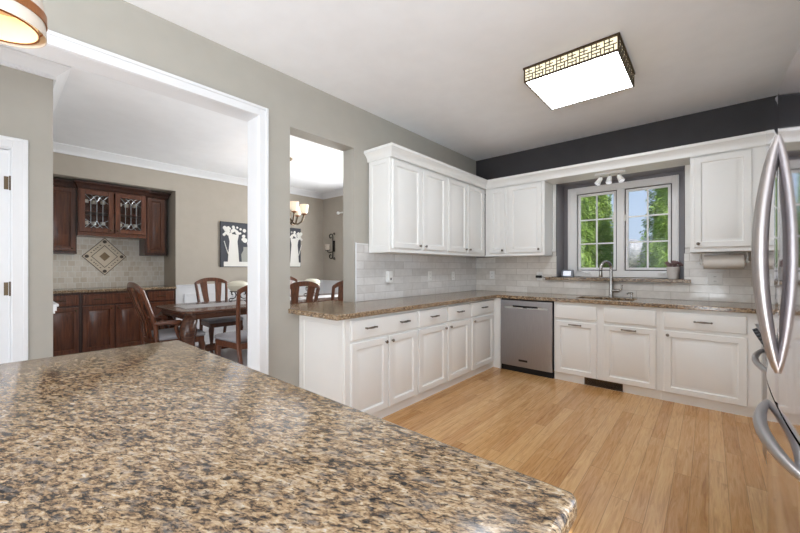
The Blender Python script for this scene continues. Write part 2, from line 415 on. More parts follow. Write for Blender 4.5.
struct(m.build('wall_dining_end', 'dwall', smooth=False))
m = MB().box(RX, RY, 0, RX + .15, -2.6, CZ).box(RX, .9, 0, RX + .15, DY, CZ).box(RX, -2.6, 0, RX + .15, .9, .6).box(RX, -2.6, 2.45, RX + .15, .9, CZ)
struct(m.build('wall_right', 'wall', smooth=False))
m = MB().box(-2.45, RY - .15, 2.3, .45, RY, CZ).box(.45, RY - .15, 0, RX + .15, RY, CZ).box(-2.9, RY - .15, 0, -2.45, RY, CZ)
m.box(-3.8, RY - .15, 2.35, -2.9, RY, CZ).box(-7.3, RY - .15, 0, -3.8, RY, CZ)
struct(m.build('wall_rear', 'wall', smooth=False))
# far dining wall with the buffet niche
NB = -7.08; ny0, ny1, nz = .38, 1.957, 2.517
m = MB()
m.box(NB - .12, HY, 0, FX, ny0, CZ).box(NB - .12, ny1, 0, FX, DY, CZ).box(NB - .12, ny0, nz, FX, ny1, CZ).box(NB - .12, ny0, 0, NB, ny1, nz)
struct(m.build('wall_dining_far', 'dwall', smooth=False))
# hall wall with the white door, ending in a corner
dy0, dy1, dzt = -.72, .115, 2.2
m = MB()
m.box(HX - .12, dy1, 0, HX, HY, CZ).box(HX - .12, dy0, dzt, HX, dy1, CZ).box(HX - .12, RY, 0, HX, dy0, CZ)
m.box(NB, HY - .12, 0, HX - .12, HY, CZ)
struct(m.build('wall_hall', 'wall', smooth=False))

# crown moulding profile (out, down) from the ceiling corner
CR = [(0, 0), (.098, 0), (.098, .012), (.085, .02), (.07, .035), (.045, .058), (.028, .075), (.018, .09), (.018, .11), (0, .11)]
def crown(m, p0, p1, nrm, z=CZ, ext0=0, ext1=0, sc=1):
    """run from p0 to p1 (x,y); nrm points into the room; ext: mitre slope at ends"""
    p0, p1, nrm = Vector(p0 + (0,)), Vector(p1 + (0,)), Vector(nrm + (0,)); d = (p1 - p0).normalized()
    r0 = []; r1 = []
    for o_, dn in CR:
        o_, dn = o_ * sc, dn * sc
        r0.append(p0 + nrm * o_ - d * o_ * ext0 + Vector((0, 0, z - dn))); r1.append(p1 + nrm * o_ + d * o_ * ext1 + Vector((0, 0, z - dn)))
    m.loops([r0, r1])
m = MB(); crown(m, (FX, HY), (FX, DY), (1, 0), ext0=-1, ext1=-1); crown(m, (FX, DY), (WB, DY), (0, -1), ext0=-1, ext1=-1)
crown(m, (FX, HY), (HX, HY), (0, 1), ext0=-1, ext1=1)
struct(m.build('trim_2', 'trim'))
m = MB(); crown(m, (HX, RY), (HX, HY), (1, 0), ext1=1)
for i in range(60):
    y = HY - .012 - i * .03
    m.box(HX + .018, y - .016, CZ - .108, HX + .032, y, CZ - .088)
struct(m.build('trim_3', 'trim'))
# wainscot with chair rail in the dining room
m = MB()
m.box(FX, ny1 + .0, 0, FX + .012, DY, .95); m.box(FX + .012, DY - .012, 0, WB, DY, .95)
for y in (ny1 + .12, 2.95, 3.85):
    for a in (0, .022):
        m.box(FX + .012, y + a, .2 + a, FX + .026 - a * .4, y + .02 + a, .85 - a); m.box(FX + .012, y + .8 - a - .02, .2 + a, FX + .026 - a * .4, y + .8 - a, .85 - a)
        m.box(FX + .012, y + .02 + a, .2 + a, FX + .026 - a * .4, y + .78 - a, .22 + a); m.box(FX + .012, y + .02 + a, .83 - a, FX + .026 - a * .4, y + .78 - a, .85 - a)
m.box(FX + .012, ny1, 0, FX + .03, DY, .14); m.box(FX + .03, DY - .03, 0, WB, DY - .012, .14)
struct(m.build('trim_4', 'trim', bevel=.002))
m = MB()
m.box(FX, ny1, .95, FX + .03, DY, .985).box(FX, ny1, .985, FX + .042, DY, 1.0)
m.box(FX + .03, DY - .03, .95, WB, DY, .985).box(FX + .042, DY - .042, .985, WB, DY, 1.0)
m.box(FX, HY, .93, HX + .0, HY + .022, .965).box(FX, HY, .965, HX, HY + .034, .985).box(FX, HY, .91, HX, HY + .012, .93)
struct(m.build('trim_5', 'trim', bevel=.003))

# hall door
d1 = MB().box(HX - .1, dy0 + .02, .005, HX - .055, dy1 - .018, dzt - .018)
d1 = struct(d1.build('door_1', 'trim', bevel=.003))
m = MB()
m.box(HX - .12, dy1 - .014, 0, HX + .002, dy1, dzt); m.box(HX - .12, dy0, 0, HX + .002, dy0 + .014, dzt); m.box(HX - .12, dy0 + .014, dzt - .014, HX + .002, dy1 - .014, dzt)
m.box(HX, dy1 - .008, 0, HX + .018, dy1 + .075, dzt + .068).box(HX, dy0 - .075, 0, HX + .018, dy0 + .008, dzt + .068).box(HX, dy0 + .008, dzt - .006, HX + .018, dy1 - .008, dzt + .068)
m.box(HX + .018, dy1 + .05, 0, HX + .026, dy1 + .075, dzt + .068).box(HX + .018, dy0 - .075, dzt + .045, HX + .026, dy1 + .05, dzt + .068)
m.box(HX - .055, dy1 - .026, 0, HX - .04, dy1 - .014, dzt - .014)
m.build('door_casing', 'trim', d1, bevel=.003)
for z in (.28, 1.12, 1.93):
    MB().lathe([(.009, -.055), (.009, .055)], (HX - .044, dy1 - .016, z), 10).box(HX - .052, dy1 - .05, z - .05, HX - .05, dy1 - .016, z + .05).build('hinge', 'bronze', d1)
m = MB()
for z0, z1 in ((.25, 1.0), (1.12, 2.05)):
    m.panel((HX - .055, dy0 + .14, z0), (0, 1, 0), (0, 0, 1), (1, 0, 0), .56, z1 - z0, [(0, -.004), (0, .006), (.03, .006), (.045, .0015)])
m.build('door_panel', 'trim', d1)

# ------------------------------------------------------------------ kitchen window, sill, dining window
FY = 5.16
def win_unit(name, x0, x1, z0, z1, yf, sashes, cas, grid=(2, 3)):
    """casement window facing -y: casing ring, mullion, sashes with muntins, panes"""
    fr = MB()
    xa, xb = sashes[0][0], sashes[-1][1]
    fr.box(x0, yf, z0, xa, yf + .07, z1).box(xb, yf, z0, x1, yf + .07, z1).box(xa, yf, z1 - cas, xb, yf + .07, z1).box(xa, yf, z0, xb, yf + .07, z0 + cas)
    fr.box(x0, yf - .012, z0, x0 + .03, yf, z1).box(x1 - .03, yf - .012, z0, x1, yf, z1).box(x0 + .03, yf - .012, z1 - .03, x1 - .03, yf, z1)
    for a, b in zip(sashes, sashes[1:]): fr.box(a[1], yf, z0 + cas, b[0], yf + .07, z1 - cas)
    wo_ = struct(fr.build(name, 'sash_white', bevel=.004))
    for a, b in sashes:
        s = MB(); t = .027
        zz0, zz1 = z0 + cas + .012, z1 - cas - .012; aa, bb = a + .012, b - .012
        MB().box(a, yf + .035, z0 + cas, aa + .004, yf + .068, z1 - cas).box(bb - .004, yf + .035, z0 + cas, b, yf + .068, z1 - cas).box(aa + .004, yf + .035, z0 + cas, bb - .004, yf + .068, zz0 + .004).box(aa + .004, yf + .035, zz1 - .004, bb - .004, yf + .068, z1 - cas).build('gasket', 'gasket', wo_, smooth=False)
        s.box(aa, yf + .02, zz0, aa + t, yf + .06, zz1).box(bb - t, yf + .02, zz0, bb, yf + .06, zz1).box(aa + t, yf + .02, zz0, bb - t, yf + .06, zz0 + t).box(aa + t, yf + .02, zz1 - t, bb - t, yf + .06, zz1)
        so = s.build('sash', 'sash_white', wo_, bevel=.003)
        g = MB(); xm0, xm1, zm0, zm1 = aa + t, bb - t, zz0 + t, zz1 - t
        for k in range(1, grid[0]):
            xm = xm0 + (xm1 - xm0) * k / grid[0]; g.box(xm - .0085, yf + .033, zm0, xm + .0085, yf + .052, zm1)
        for k in range(1, grid[1]):
            zm = zm0 + (zm1 - zm0) * k / grid[1]; g.box(xm0, yf + .034, zm - .0085, xm1, yf + .051, zm + .0085)
        g.build('muntin_grid', 'sash_white', so)
        MB().box(xm0, yf + .041, zm0, xm1, yf + .045, zm1).build('pane', 'glass', so, smooth=False)
    return wo_
win = win_unit('window_1', -1.451, -.259, 1.16, 2.345, FY, [(-1.340, -.876), (-.793, -.323)], .082)
for xh, dr in ((-1.20, 1), (-.42, -1)):     # crank handles and sash locks
    c = MB().lathe([(.018, 0), (.018, .018), (.008, .026)], (xh, FY, 1.205), 10, 'y')
    c.bm.transform(Matrix.Translation((0, -.0, 0)))
    c.tube([(xh, FY - .012, 1.21), (xh - .05 * dr, FY - .03, 1.225), (xh - .1 * dr, FY - .035, 1.25)], .007, 8).ball((xh - .105 * dr, FY - .035, 1.255), .012)
    c.box(xh - .035, FY - .016, 1.192, xh + .035, FY, 1.22).build('crank_handle', 'plate', win)
for xh in (-.915, -.785):
    MB().box(xh - .007, FY - .014, 1.86, xh + .007, FY + .0, 1.94).build('sash_lock', 'plate', win, bevel=.003)
m = MB().box(-1.64, 4.818, 1.118, -.143, DY - .0, 1.156).box(ox0 + .002, DY, 1.118 + .008, ox1 - .002, FY + .02, 1.156)
sill = tag(m.build('window_sill', 'granite', bevel=.004), kind='structure')
dw = win_unit('window_2', dx0, dx1, dz0, dz1, DY + .03, [(dx0 + .08, -4.45), (-4.35, dx1 - .08)], .07)
m = MB()   # white frames of an unseen side window and rear doors, added for the light
m.box(RX - .012, -2.68, .52, RX, -2.6, 2.53).box(RX - .012, .9, .52, RX, .98, 2.53).box(RX - .012, -2.6, .52, RX, .9, .6).box(RX - .012, -2.6, 2.45, RX, .9, 2.53).box(RX + .04, -1.46, .6, RX + .08, -1.40, 2.45).box(RX + .04, -.3, .6, RX + .08, -.24, 2.45)
struct(m.build('added_window_side', 'trim', bevel=.003))
m = MB()
for x in (-2.45, -1.05, -.95, .38): m.box(x, RY - .1, 0, x + .07, RY - .05, 2.3)
m.box(-2.45, RY - .1, 2.23, .45, RY - .05, 2.3).box(-2.45, RY - .1, 0, .45, RY - .05, .08)
m.box(-2.53, RY, 0, -2.45, RY + .015, 2.38).box(.45, RY, 0, .53, RY + .015, 2.38).box(-2.45, RY, 2.3, .45, RY + .015, 2.38)
struct(m.build('added_doors_rear', 'trim', bevel=.003))  # rear doors out of view, added as an opening for light

# ------------------------------------------------------------------ cabinet parts
DOORR = [(0, 0), (0, .016), (.004, .02), (.052, .02), (.057, .015), (.060, .006), (.070, .006), (.098, .0175), (.101, .0185)]
DRAWR = [(0, 0), (0, .013), (.006, .019), (.012, .02)]
def knob(parent, p, nrm, mat='pewter', r=.0145):
    p = Vector(p); ax = 'x' if abs(nrm[0]) else 'y'; sg = nrm[0] + nrm[1]
    MB().lathe([(.006, 0), (.006, .012 * sg), (r * .8, .016 * sg), (r, .021 * sg), (r * .7, .027 * sg), (r * .2, .029 * sg)], p, 14, ax).build('knob', mat, parent)
def pull(parent, p, al, nrm, L=.1, mat='pewter'):
    p, al, nrm = Vector(p), Vector(al), Vector(nrm)
    b = MB()
    for sgn in (-1, 1):
        e = p + al * sgn * L / 2
        b.tube([e, e + nrm * .026], .0055, 8); b.ball(e + nrm * .026 + al * sgn * .004, .0085, 10, 6)
    pts = [p + al * (t * L / 2) + nrm * (.026 + .004 * (1 - t * t)) for t in (-1, -.6, -.2, .2, .6, 1)]
    b.tube(pts, [.005, .0065, .0085, .0085, .0065, .005], 10)
    b.build('drawer_pull', mat, parent)
def door(parent, o, U, Nn, w_, h_, mat='white', name='door', rings=DOORR):
    return MB().panel(o, U, (0, 0, 1), Nn, w_, h_, rings).build(name, mat, parent, angle=30)

BF = WX + .60                      # base face frame plane, side run (doors stand 2 cm proud)
def base_left(y0, y1, drawers, doors, label, toe_y=None, endpanel=False):
    t = thing('base_cabinet', (WX + .3, (y0 + y1) / 2, 0), label, 'cabinet', 'white base cabinets')
    b = MB().box(WX + .004, y0, .09, BF, y1, .893)
    if endpanel:
        b.panel((WX + .02, y0, .11), (1, 0, 0), (0, 0, 1), (0, -1, 0), .56, .77, [(0, -.002), (0, .008), (.045, .008), (.05, .001)])
        b.box(WX + .004, y0 - .012, 0, WX + .03, y0, .893)
    b.build('cabinet_body', 'white', t)
    MB().box(WX + .01, y0 + .0, 0, BF - .012, y1, .089).build('toe_board', 'white', t)
    for a, b_, pulls in drawers:
        d = door(t, (BF, a, .715), (0, 1, 0), (1, 0, 0), b_ - a, .158, 'white', 'drawer', DRAWR)
        for q in pulls: pull(d, (BF + .019, a + (b_ - a) * q, .80), (0, 1, 0), (1, 0, 0))
    for a, b_, kside in doors:
        d = door(t, (BF, a, .088), (0, 1, 0), (1, 0, 0), b_ - a, .605)
        knob(d, (BF + .019, b_ - .03 if kside > 0 else a + .03, .655), (1, 0, 0))
    return t
base_left(1.769, 2.645, [(1.819, 2.632, (.24, .76))], [(1.819, 2.226, 1), (2.247, 2.632, -1)], 'white base cabinet with one wide two-pull drawer at the open end of the counter', endpanel=True)
base_left(2.646, 3.634, [(2.661, 3.128, (.5,)), (3.166, 3.601, (.5,))], [(2.661, 3.128, 1), (3.166, 3.601, -1)], 'white two-door base cabinet with two drawers, middle of the run under the tiled side wall')
base_left(3.635, 4.252, [(3.67, 4.202, (.5,))], [(3.67, 4.202, -1)], 'white single-door base cabinet in the corner beside the steel dishwasher')

BY = DY - .61                      # base face frame plane, window run
def base_back(x0, x1, drawers, doors, label):
    t = thing('base_cabinet', ((x0 + x1) / 2, DY - .3, 0), label, 'cabinet', 'white base cabinets')
    MB().box(x0, BY, .09, x1, DY - .004, .893).build('cabinet_body', 'white', t) if not drawers or drawers[0][2] != 'sink' else \
        MB().box(x0, BY, .09, x1, BY + .03, .893).box(x0, BY + .03, .09, x0 + .02, DY - .004, .893).box(x1 - .02, BY + .03, .09, x1, DY - .004, .893).box(x0 + .02, BY + .03, .09, x1 - .02, DY - .004, .11).build('cabinet_body', 'white', t)
    MB().box(x0, BY + .012, 0, x1, BY + .03, .089).build('toe_board', 'white', t)
    for a, b_, pulls in drawers:
        d = door(t, (a, BY, .708), (1, 0, 0), (0, -1, 0), b_ - a, .15, 'white', 'drawer', DRAWR)
        if pulls != 'sink':
            for q in pulls: pull(d, (a + (b_ - a) * q, BY - .019, .785), (1, 0, 0), (0, -1, 0), .11)
    for a, b_, kind in doors:
        d = door(t, (a, BY, .09), (1, 0, 0), (0, -1, 0), b_ - a, .588)
        if kind == 'pull': pull(d, ((a + b_) / 2, BY - .019, .648), (1, 0, 0), (0, -1, 0), .11)
        elif kind: knob(d, (a + .03 if kind < 0 else b_ - .03, BY - .019, .64), (0, -1, 0))
    return t
base_back(-1.347, -.352, [(-1.327, -.906, 'sink'), (-.839, -.388, 'sink')], [(-1.327, -.906, 'pull'), (-.839, -.388, 'pull')], 'white sink cabinet with pull-out doors under the window')
base_back(-.351, .335, [(-.328, .246, (.5,))], [(-.328, .246, -1)], 'white base cabinet with one large door between sink cabinet and fridge')
t = thing('base_cabinet', (.64, 3.62, 0), 'white base cabinet along the fridge wall past the range', 'cabinet', 'white base cabinets')
MB().box(.336, 3.02, .09, RX - .004, BY - .0, .893).build('cabinet_body', 'white', t)
MB().box(.35, 3.02, 0, RX - .01, BY - .0, .089).build('toe_board', 'white', t)
d = MB().panel((.336, 3.62, .09), (0, -1, 0), (0, 0, 1), (-1, 0, 0), .57, .588, DOORR).build('door', 'white', t, angle=30); knob(d, (.317, 3.58, .64), (-1, 0, 0))
d = MB().panel((.336, 3.62, .708), (0, -1, 0), (0, 0, 1), (-1, 0, 0), .57, .15, DRAWR).build('drawer', 'white', t, angle=30); pull(d, (.317, 3.33, .785), (0, 1, 0), (-1, 0, 0))
m = MB().box(WX + .589, 4.253, 0, -2.0, BY + .03, .893); struct(m.build('trim_6', 'white'))     # corner filler beside the dishwasher

# upper cabinets
UYF = DY - .311
UB, UT = 1.435, 2.386
UF = WX + .31                      # side-run face frame plane
def upper_left(y0, y1, doors, label):
    t = thing('wall_cabinet', (WX + .15, (y0 + y1) / 2, UB), label, 'cabinet', 'white wall cabinets')
    MB().box(WX + .012, y0, UB + .012, UF, y1, UT).box(WX + .012, y0, UB, UF + .008, y1, UB + .012).build('cabinet_body', 'white', t, bevel=.0015)
    for a, b_, k in doors:
        d = door(t, (UF, a, 1.478), (0, 1, 0), (1, 0, 0), b_ - a, .882)
        knob(d, (UF + .019, b_ - .032 if k > 0 else a + .032, 1.515), (1, 0, 0))
    return t
tA = upper_left(2.585, 3.588, [(2.615, 3.072, 1), (3.112, 3.558, -1)], 'white two-door wall cabinet with its end panel showing, beside the pass-through')
b = MB().panel((WX + .03, 2.585, UB + .03), (1, 0, 0), (0, 0, 1), (0, -1, 0), .27, .9, [(0, -.002), (0, .006), (.035, .006), (.04, .001)]); b.build('end_panel', 'white', tA)
upper_left(3.589, UYF, [(3.618, 4.035, 1), (4.068, 4.495, -1)], 'white two-door wall cabinet running into the corner')
UY = DY - .31
def upper_back(x0, x1, doors, label):
    t = thing('wall_cabinet', ((x0 + x1) / 2, DY - .15, UB), label, 'cabinet', 'white wall cabinets')
    MB().box(x0, UY, UB + .012, x1, DY - .012, UT).box(x0, UY - .008, UB, x1, DY - .012, UB + .012).build('cabinet_body', 'white', t, bevel=.0015)
    for a, b_, k in doors:
        d = door(t, (a, UY, 1.478), (1, 0, 0), (0, -1, 0), b_ - a, .882)
        knob(d, (b_ - .032 if k > 0 else a + .032, UY - .019, 1.515), (0, -1, 0))
    return t
upper_back(UF + .009, -2.052, [(-2.30, -2.075, 1)], 'narrow-door white wall cabinet in the corner')
upper_back(-2.051, -1.558, [(-2.02, -1.59, 1)], 'white single-door wall cabinet just beside the window recess')
upper_back(-.142, .62, [(-.112, .295, -1)], 'white single-door wall cabinet above the paper towel roll')
t = thing('wall_cabinet', (.8, 3.8, UB), 'white wall cabinet on the fridge wall behind the fridge', 'cabinet', 'white wall cabinets')
MB().box(.621, 3.02, UB, RX - .004, DY - .012, UT).build('cabinet_body', 'white', t)
d = MB().panel((.621, 3.8, 1.478), (0, -1, 0), (0, 0, 1), (-1, 0, 0), .7, .882, DOORR).build('door', 'white', t, angle=30); knob(d, (.602, 3.75, 1.515), (-1, 0, 0))

# crown on the cabinets, soffit board and side strips framing the window
CT = 2.488
def ccrown(m, p0, p1, nrm, e0, e1, pr=None):
    p0, p1, nrm = Vector(p0 + (0,)), Vector(p1 + (0,)), Vector(nrm + (0,)); d_ = (p1 - p0).normalized()
    pr = [(0, 2.375), (.012, 2.375), (.014, 2.405), (.03, 2.43), (.05, 2.45), (.06, 2.458), (.06, 2.486), (0, 2.486)]
    m.loops([[p0 + nrm * o_ - d_ * o_ * e0 + Vector((0, 0, z)) for o_, z in pr], [p1 + nrm * o_ + d_ * o_ * e1 + Vector((0, 0, z)) for o_, z in pr]])
m = MB()
fx, fy = UF + .0205, UY - .0205
ccrown(m, (WX + .002, 2.585), (fx, 2.585), (0, -1), 0, 1)
ccrown(m, (fx, 2.585), (fx, fy), (1, 0), 1, -1)
ccrown(m, (fx, fy), (.6, fy), (0, -1), -1, -1)
ccrown(m, (.6, fy), (.6, 3.02), (-1, 0), -1, 0)
m.box(WX + .012, 2.59, UT + .001, fx, DY - .012, UT + .02); m.box(fx, fy + .001, UT + .001, .62, DY - .012, UT + .02); m.box(.6, 3.02, UT + .001, RX - .004, DY - .012, UT + .02)
m.box(-1.557, fy, UT - .012, -.143, DY, UT + .001)
struct(m.build('trim_7', 'white'))
m = MB()
for x0, x1 in ((-1.556, ox0 - .004), (ox1 + .006, -.144)):
    m.box(x0, DY - .02, 1.53, x1, DY, UT - .013); m.box(x0, DY - .03, 1.49, x1, DY, 1.53)
struct(m.build('trim_8', 'white', bevel=.004))

# ------------------------------------------------------------------ backsplash tile
m = MB().box(WX, 2.418, .936, WX + .01, 2.584, 1.53).box(WX, 2.584, .936, WX + .01, DY - .01, UB + .02)
struct(m.build('wall_tile_left', 'tile_left', smooth=False))
m = MB().box(WX, 2.406, .936, WX + .013, 2.418, 1.535); struct(m.build('trim_9', 'trim', bevel=.003))
m = MB().box(WX + .01, DY - .01, .936, ox0, DY, 1.435).box(ox0, DY - .01, .936, ox1, DY, 1.117).box(ox1, DY - .01, .936, RX, DY, 1.435)
m.box(-1.556, DY - .01, 1.435, ox0 - .004, DY, 1.488).box(ox1 + .006, DY - .01, 1.435, -.144, DY, 1.488)
struct(m.build('wall_tile_back', 'tile_back', smooth=False))

# ------------------------------------------------------------------ counters, sink, faucet
CTOP, CBOT = .935, .895
sx0, sx1, sy0, sy1 = -1.16, -.60, 4.36, 4.70
xs = sorted([WB + .0 - .14, WX, WX + .645, sx0, sx1, .295, RX - .002])
ys = sorted([1.65, 1.672, 2.387, 3.012, DY - .645, sy0, sy1, DY - .001])
def kp(x, y):
    if sx0 < x < sx1 and sy0 < y < sy1: return False
    if x < WX: return 1.672 < y < 2.387
    if x < WX + .645: return y > 1.65
    if y > DY - .645: return True
    return x > .295 and y > 3.012
m = MB().grid(xs, ys, kp, CBOT, CTOP)
ct = tag(m.build('countertop', 'granite', bevel=.006, segs=3), 'brown speckled granite countertop running along both walls and through the pass-through', 'countertop')
# undermount sink
sk = thing('sink', ((sx0 + sx1) / 2, (sy0 + sy1) / 2, .70), 'stainless steel undermount sink set into the granite below the window', 'sink')
b = MB()
ins = lambda k, z: [(sx0 - .012 + k, sy0 - .012 + k, z), (sx1 + .012 - k, sy0 - .012 + k, z), (sx1 + .012 - k, sy1 + .012 - k, z), (sx0 - .012 + k, sy1 + .012 - k, z)]
b.loops([ins(0, .8945), ins(.012, .8945), ins(.014, .72), ins(.03, .70)], cap0=False).build('basin', 'steel', sk)
MB().lathe([(.045, 0), (.045, .004), (.03, .006), (.028, .002)], ((sx0 + sx1) / 2, (sy0 + sy1) / 2, .701), 18).build('drain', 'chrome', sk)
fxp, fyp = -.866, 4.775
fc = thing('faucet', (fxp, fyp, CTOP), 'tall brushed nickel pull-down faucet behind the sink', 'faucet')
MB().lathe([(.031, 0), (.031, .008), (.026, .014), (.024, .10), (.021, .16), (.0165, .19)], (fxp, fyp, CTOP), 18).build('faucet_body', 'chrome', fc)
dirx, diry = -.55, -.83
pts = [(fxp, fyp, CTOP + .18), (fxp, fyp, 1.26)]
for k in range(0, 11):
    a = R(180 - 18 * k); rr = .075
    pts.append((fxp + dirx * (rr + rr * math.cos(a)), fyp + diry * (rr + rr * math.cos(a)), 1.275 + rr * math.sin(a)))
pts.append((fxp + dirx * .152, fyp + diry * .152, 1.255))
MB().tube(pts, .0165, 12).build('spout', 'chrome', fc)
MB().lathe([(.0165, 0), (.0175, -.02), (.021, -.075), (.019, -.082)], (fxp + dirx * .153, fyp + diry * .153, 1.255), 14).build('spray_head', 'chrome', fc)
MB().lathe([(.0172, 0), (.0172, -.018)], (fxp + dirx * .153, fyp + diry * .153, 1.252), 14).build('spray_button', 'black', fc)
MB().tube([(fxp + .015, fyp, 1.012), (fxp + .085, fyp - .01, 1.014)], [.022, .021], 12).tube([(fxp + .085, fyp - .01, 1.012), (fxp + .105, fyp - .012, 1.03), (fxp + .112, fyp - .014, 1.085)], [.013, .01, .008], 10).build('lever_handle', 'chrome', fc)
sp = thing('soap_dispenser', (-.665, 4.775, CTOP), 'small nickel soap dispenser on the counter beside the faucet', 'soap dispenser')
MB().lathe([(.022, 0), (.022, .006), (.012, .012), (.011, .04), (.016, .045), (.016, .06), (.008, .066)], (-.665, 4.775, CTOP), 14).build('pump', 'chrome', sp)
MB().tube([(-.665, 4.775, .99), (-.69, 4.74, .993), (-.70, 4.725, .982)], .007, 8).build('nozzle', 'chrome', sp)

# ------------------------------------------------------------------ dishwasher
dwx0, dwx1 = -1.995, -1.352
dwt = thing('dishwasher', ((dwx0 + dwx1) / 2, DY - .3, 0), 'stainless steel dishwasher built in beside the sink cabinet', 'dishwasher')
MB().box(dwx0 + .004, BY - .0, .1, dwx1 - .004, DY - .02, .885).build('dishwasher_body', 'black', dwt)
b = MB(); fyw = BY - .032
b.box(dwx0 + .006, fyw, .072, dwx1 - .006, BY - .001, .78).box(dwx0 + .006, fyw, .815, dwx1 - .006, BY - .001, .878)
b.box(dwx0 + .006, fyw, .78, dwx0 + .05, BY - .001, .815).box(dwx1 - .05, fyw, .78, dwx1 - .006, BY - .001, .815).box(dwx0 + .05, fyw + .02, .78, dwx1 - .05, BY - .001, .815)
b.build('door_panel', 'steel', dwt, bevel=.002)
b = MB().prism([(dwx0 + .055, fyw - .004, .782), (dwx0 + .055, fyw + .002, .782), (dwx0 + .055, fyw + .016, .808), (dwx0 + .055, fyw + .01, .808)], (0, 0, 0), (dwx1 - dwx0 - .11, 0, 0))
b.build('pocket_handle', 'chrome', dwt)
MB().box(-1.83, fyw - .003, .802, -1.53, fyw + .012, .818).box(-1.70, fyw - .003, .792, -1.655, fyw + .004, .802).build('control_strip', 'black', dwt)
b = MB()
for k in range(5): b.box(-1.752 + k * .021, fyw - .002, .142, -1.738 + k * .021, fyw, .158)
b.box(-1.756, fyw - .001, .138, -1.648, fyw, .162).build('badge', 'iron', dwt)
MB().box(dwx0 + .006, BY - .005, .0, dwx1 - .006, BY + .03, .07).build('toe_kick', 'black', dwt)
# toe-kick register
vg = thing('floor_register', (-.85, BY + .004, 0), 'dark brown vent grille set in the toe board under the sink cabinet', 'vent')
b = MB().box(-1.03, BY + .006, .004, -.67, BY + .0115, .014).box(-1.03, BY + .006, .072, -.67, BY + .0115, .082).box(-1.03, BY + .006, .014, -1.02, BY + .0115, .072).box(-.68, BY + .006, .014, -.67, BY + .0115, .072)
b.build('frame', 'bronze', vg)
b = MB()
for k in range(6): b.box(-1.02, BY + .008, .018 + k * .0095, -.68, BY + .0115, .022 + k * .0095)
b.build('louvers', 'bronze', vg)
MB().box(-1.02, BY + .0115, .014, -.68, BY + .0118, .072).build('backing', 'black', vg)

# ------------------------------------------------------------------ fridge and range
fX, fy0, fy1, fz = .168, 1.27, 2.13, 1.855
fr = thing('refrigerator', ((fX + RX) / 2, (fy0 + fy1) / 2, 0), 'tall stainless steel refrigerator with bowed handles standing against the wall', 'refrigerator')
MB().box(fX + .075, fy0 + .004, .03, RX - .02, fy1 - .004, fz - .015).build('refrigerator_body', 'grey_plastic', fr)
MB().box(fX + .08, fy0 + .02, 0, RX - .05, fy1 - .02, .03).build('base_grille', 'black', fr)
ymid = (fy0 + fy1) / 2
BOW = .012
def fdoor(name, ya, yb, za, zb):
    n = 14; ring0 = []; ring1 = []
    pts = []
    for k in range(n + 1):
        y = ya + (yb - ya) * k / n; q = (y - fy0) / (fy1 - fy0) * 2 - 1
        e = min(k, n - k); rnd = .006 if e == 0 else 0
        pts.append((fX + BOW * q * q + rnd, y))
    poly = [(x, y) for x, y in pts] + [(fX + .07, yb), (fX + .07, ya)]
    b = MB().loops([[(x, y, za) for x, y in poly], [(x, y, zb) for x, y in poly]])
    return b.build(name, 'steel_fridge', fr, angle=30)
upl = fdoor('door', fy0 + .002, ymid - .0005, .835, fz)
upf = fdoor('door', ymid + .0005, fy1 - .002, .835, fz)
fzr = fdoor('freezer_drawer', fy0 + .002, fy1 - .002, .06, .825)
def bowhandle(parent, name, P0, P1, out, bow=.042, r0=.011, rm=.0185):
    P0, P1, out = Vector(P0), Vector(P1), Vector(out)
    pts = []; rr = []
    n = 20
    for k in range(n + 1):
        t = k / n; h_ = math.sin(math.pi * t) ** .8 if 0 < t < 1 else 0
        pts.append(P0.lerp(P1, t) + out * (bow * h_ - .003)); rr.append(r0 + (rm - r0) * h_)
    MB().tube(pts, rr, 12, 1.0).build(name, 'handle_steel', parent)
bowhandle(upf, 'handle', (fX, ymid + .031, .945), (fX, ymid + .031, 1.71), (-1, 0, 0))
bowhandle(upl, 'handle', (fX, ymid - .031, .945), (fX, ymid - .031, 1.71), (-1, 0, 0))
bowhandle(fzr, 'handle', (fX + .01, 2.02, .755), (fX + .01, 1.33, .755), (-1, 0, 0), .05)

rg = thing('range', (.6, 2.6, 0), 'stainless steel range tucked past the refrigerator, control panel edge and handle showing', 'range')
ry0, ry1 = 2.19, 3.0
MB().box(.26, ry0, .02, RX - .005, ry1, .94).build('range_body', 'steel', rg)
MB().box(.27, ry0 + .01, .94, RX - .005, ry1 - .01, .955).build('cooktop', 'black', rg)
cp = MB().loops([[(.27, y, .952), (.205, y, .948), (.235, y, .875), (.27, y, .875)] for y in (ry0, ry1)]).build('control_panel', 'steel', rg, bevel=.003)
b = MB()
nn = Vector((-.925, 0, -.38)).normalized()
for k in range(7):
    y = ry1 - .07 - k * .11; c0 = Vector((.2175, y, .915))
    b.tube([c0, c0 + nn * .022], [.019, .016], 14)
    b.build('knob', 'black', cp); b = MB()
b.bm.free()
MB().box(.238, ry0 + .01, .2, .258, ry1 - .01, .86).build('oven_door', 'steel', rg, bevel=.004)
bowhandle(rg, 'oven_handle', (.24, ry1 - .03, .80), (.24, ry0 + .03, .80), (-1, 0, 0), .06, .011, .014)

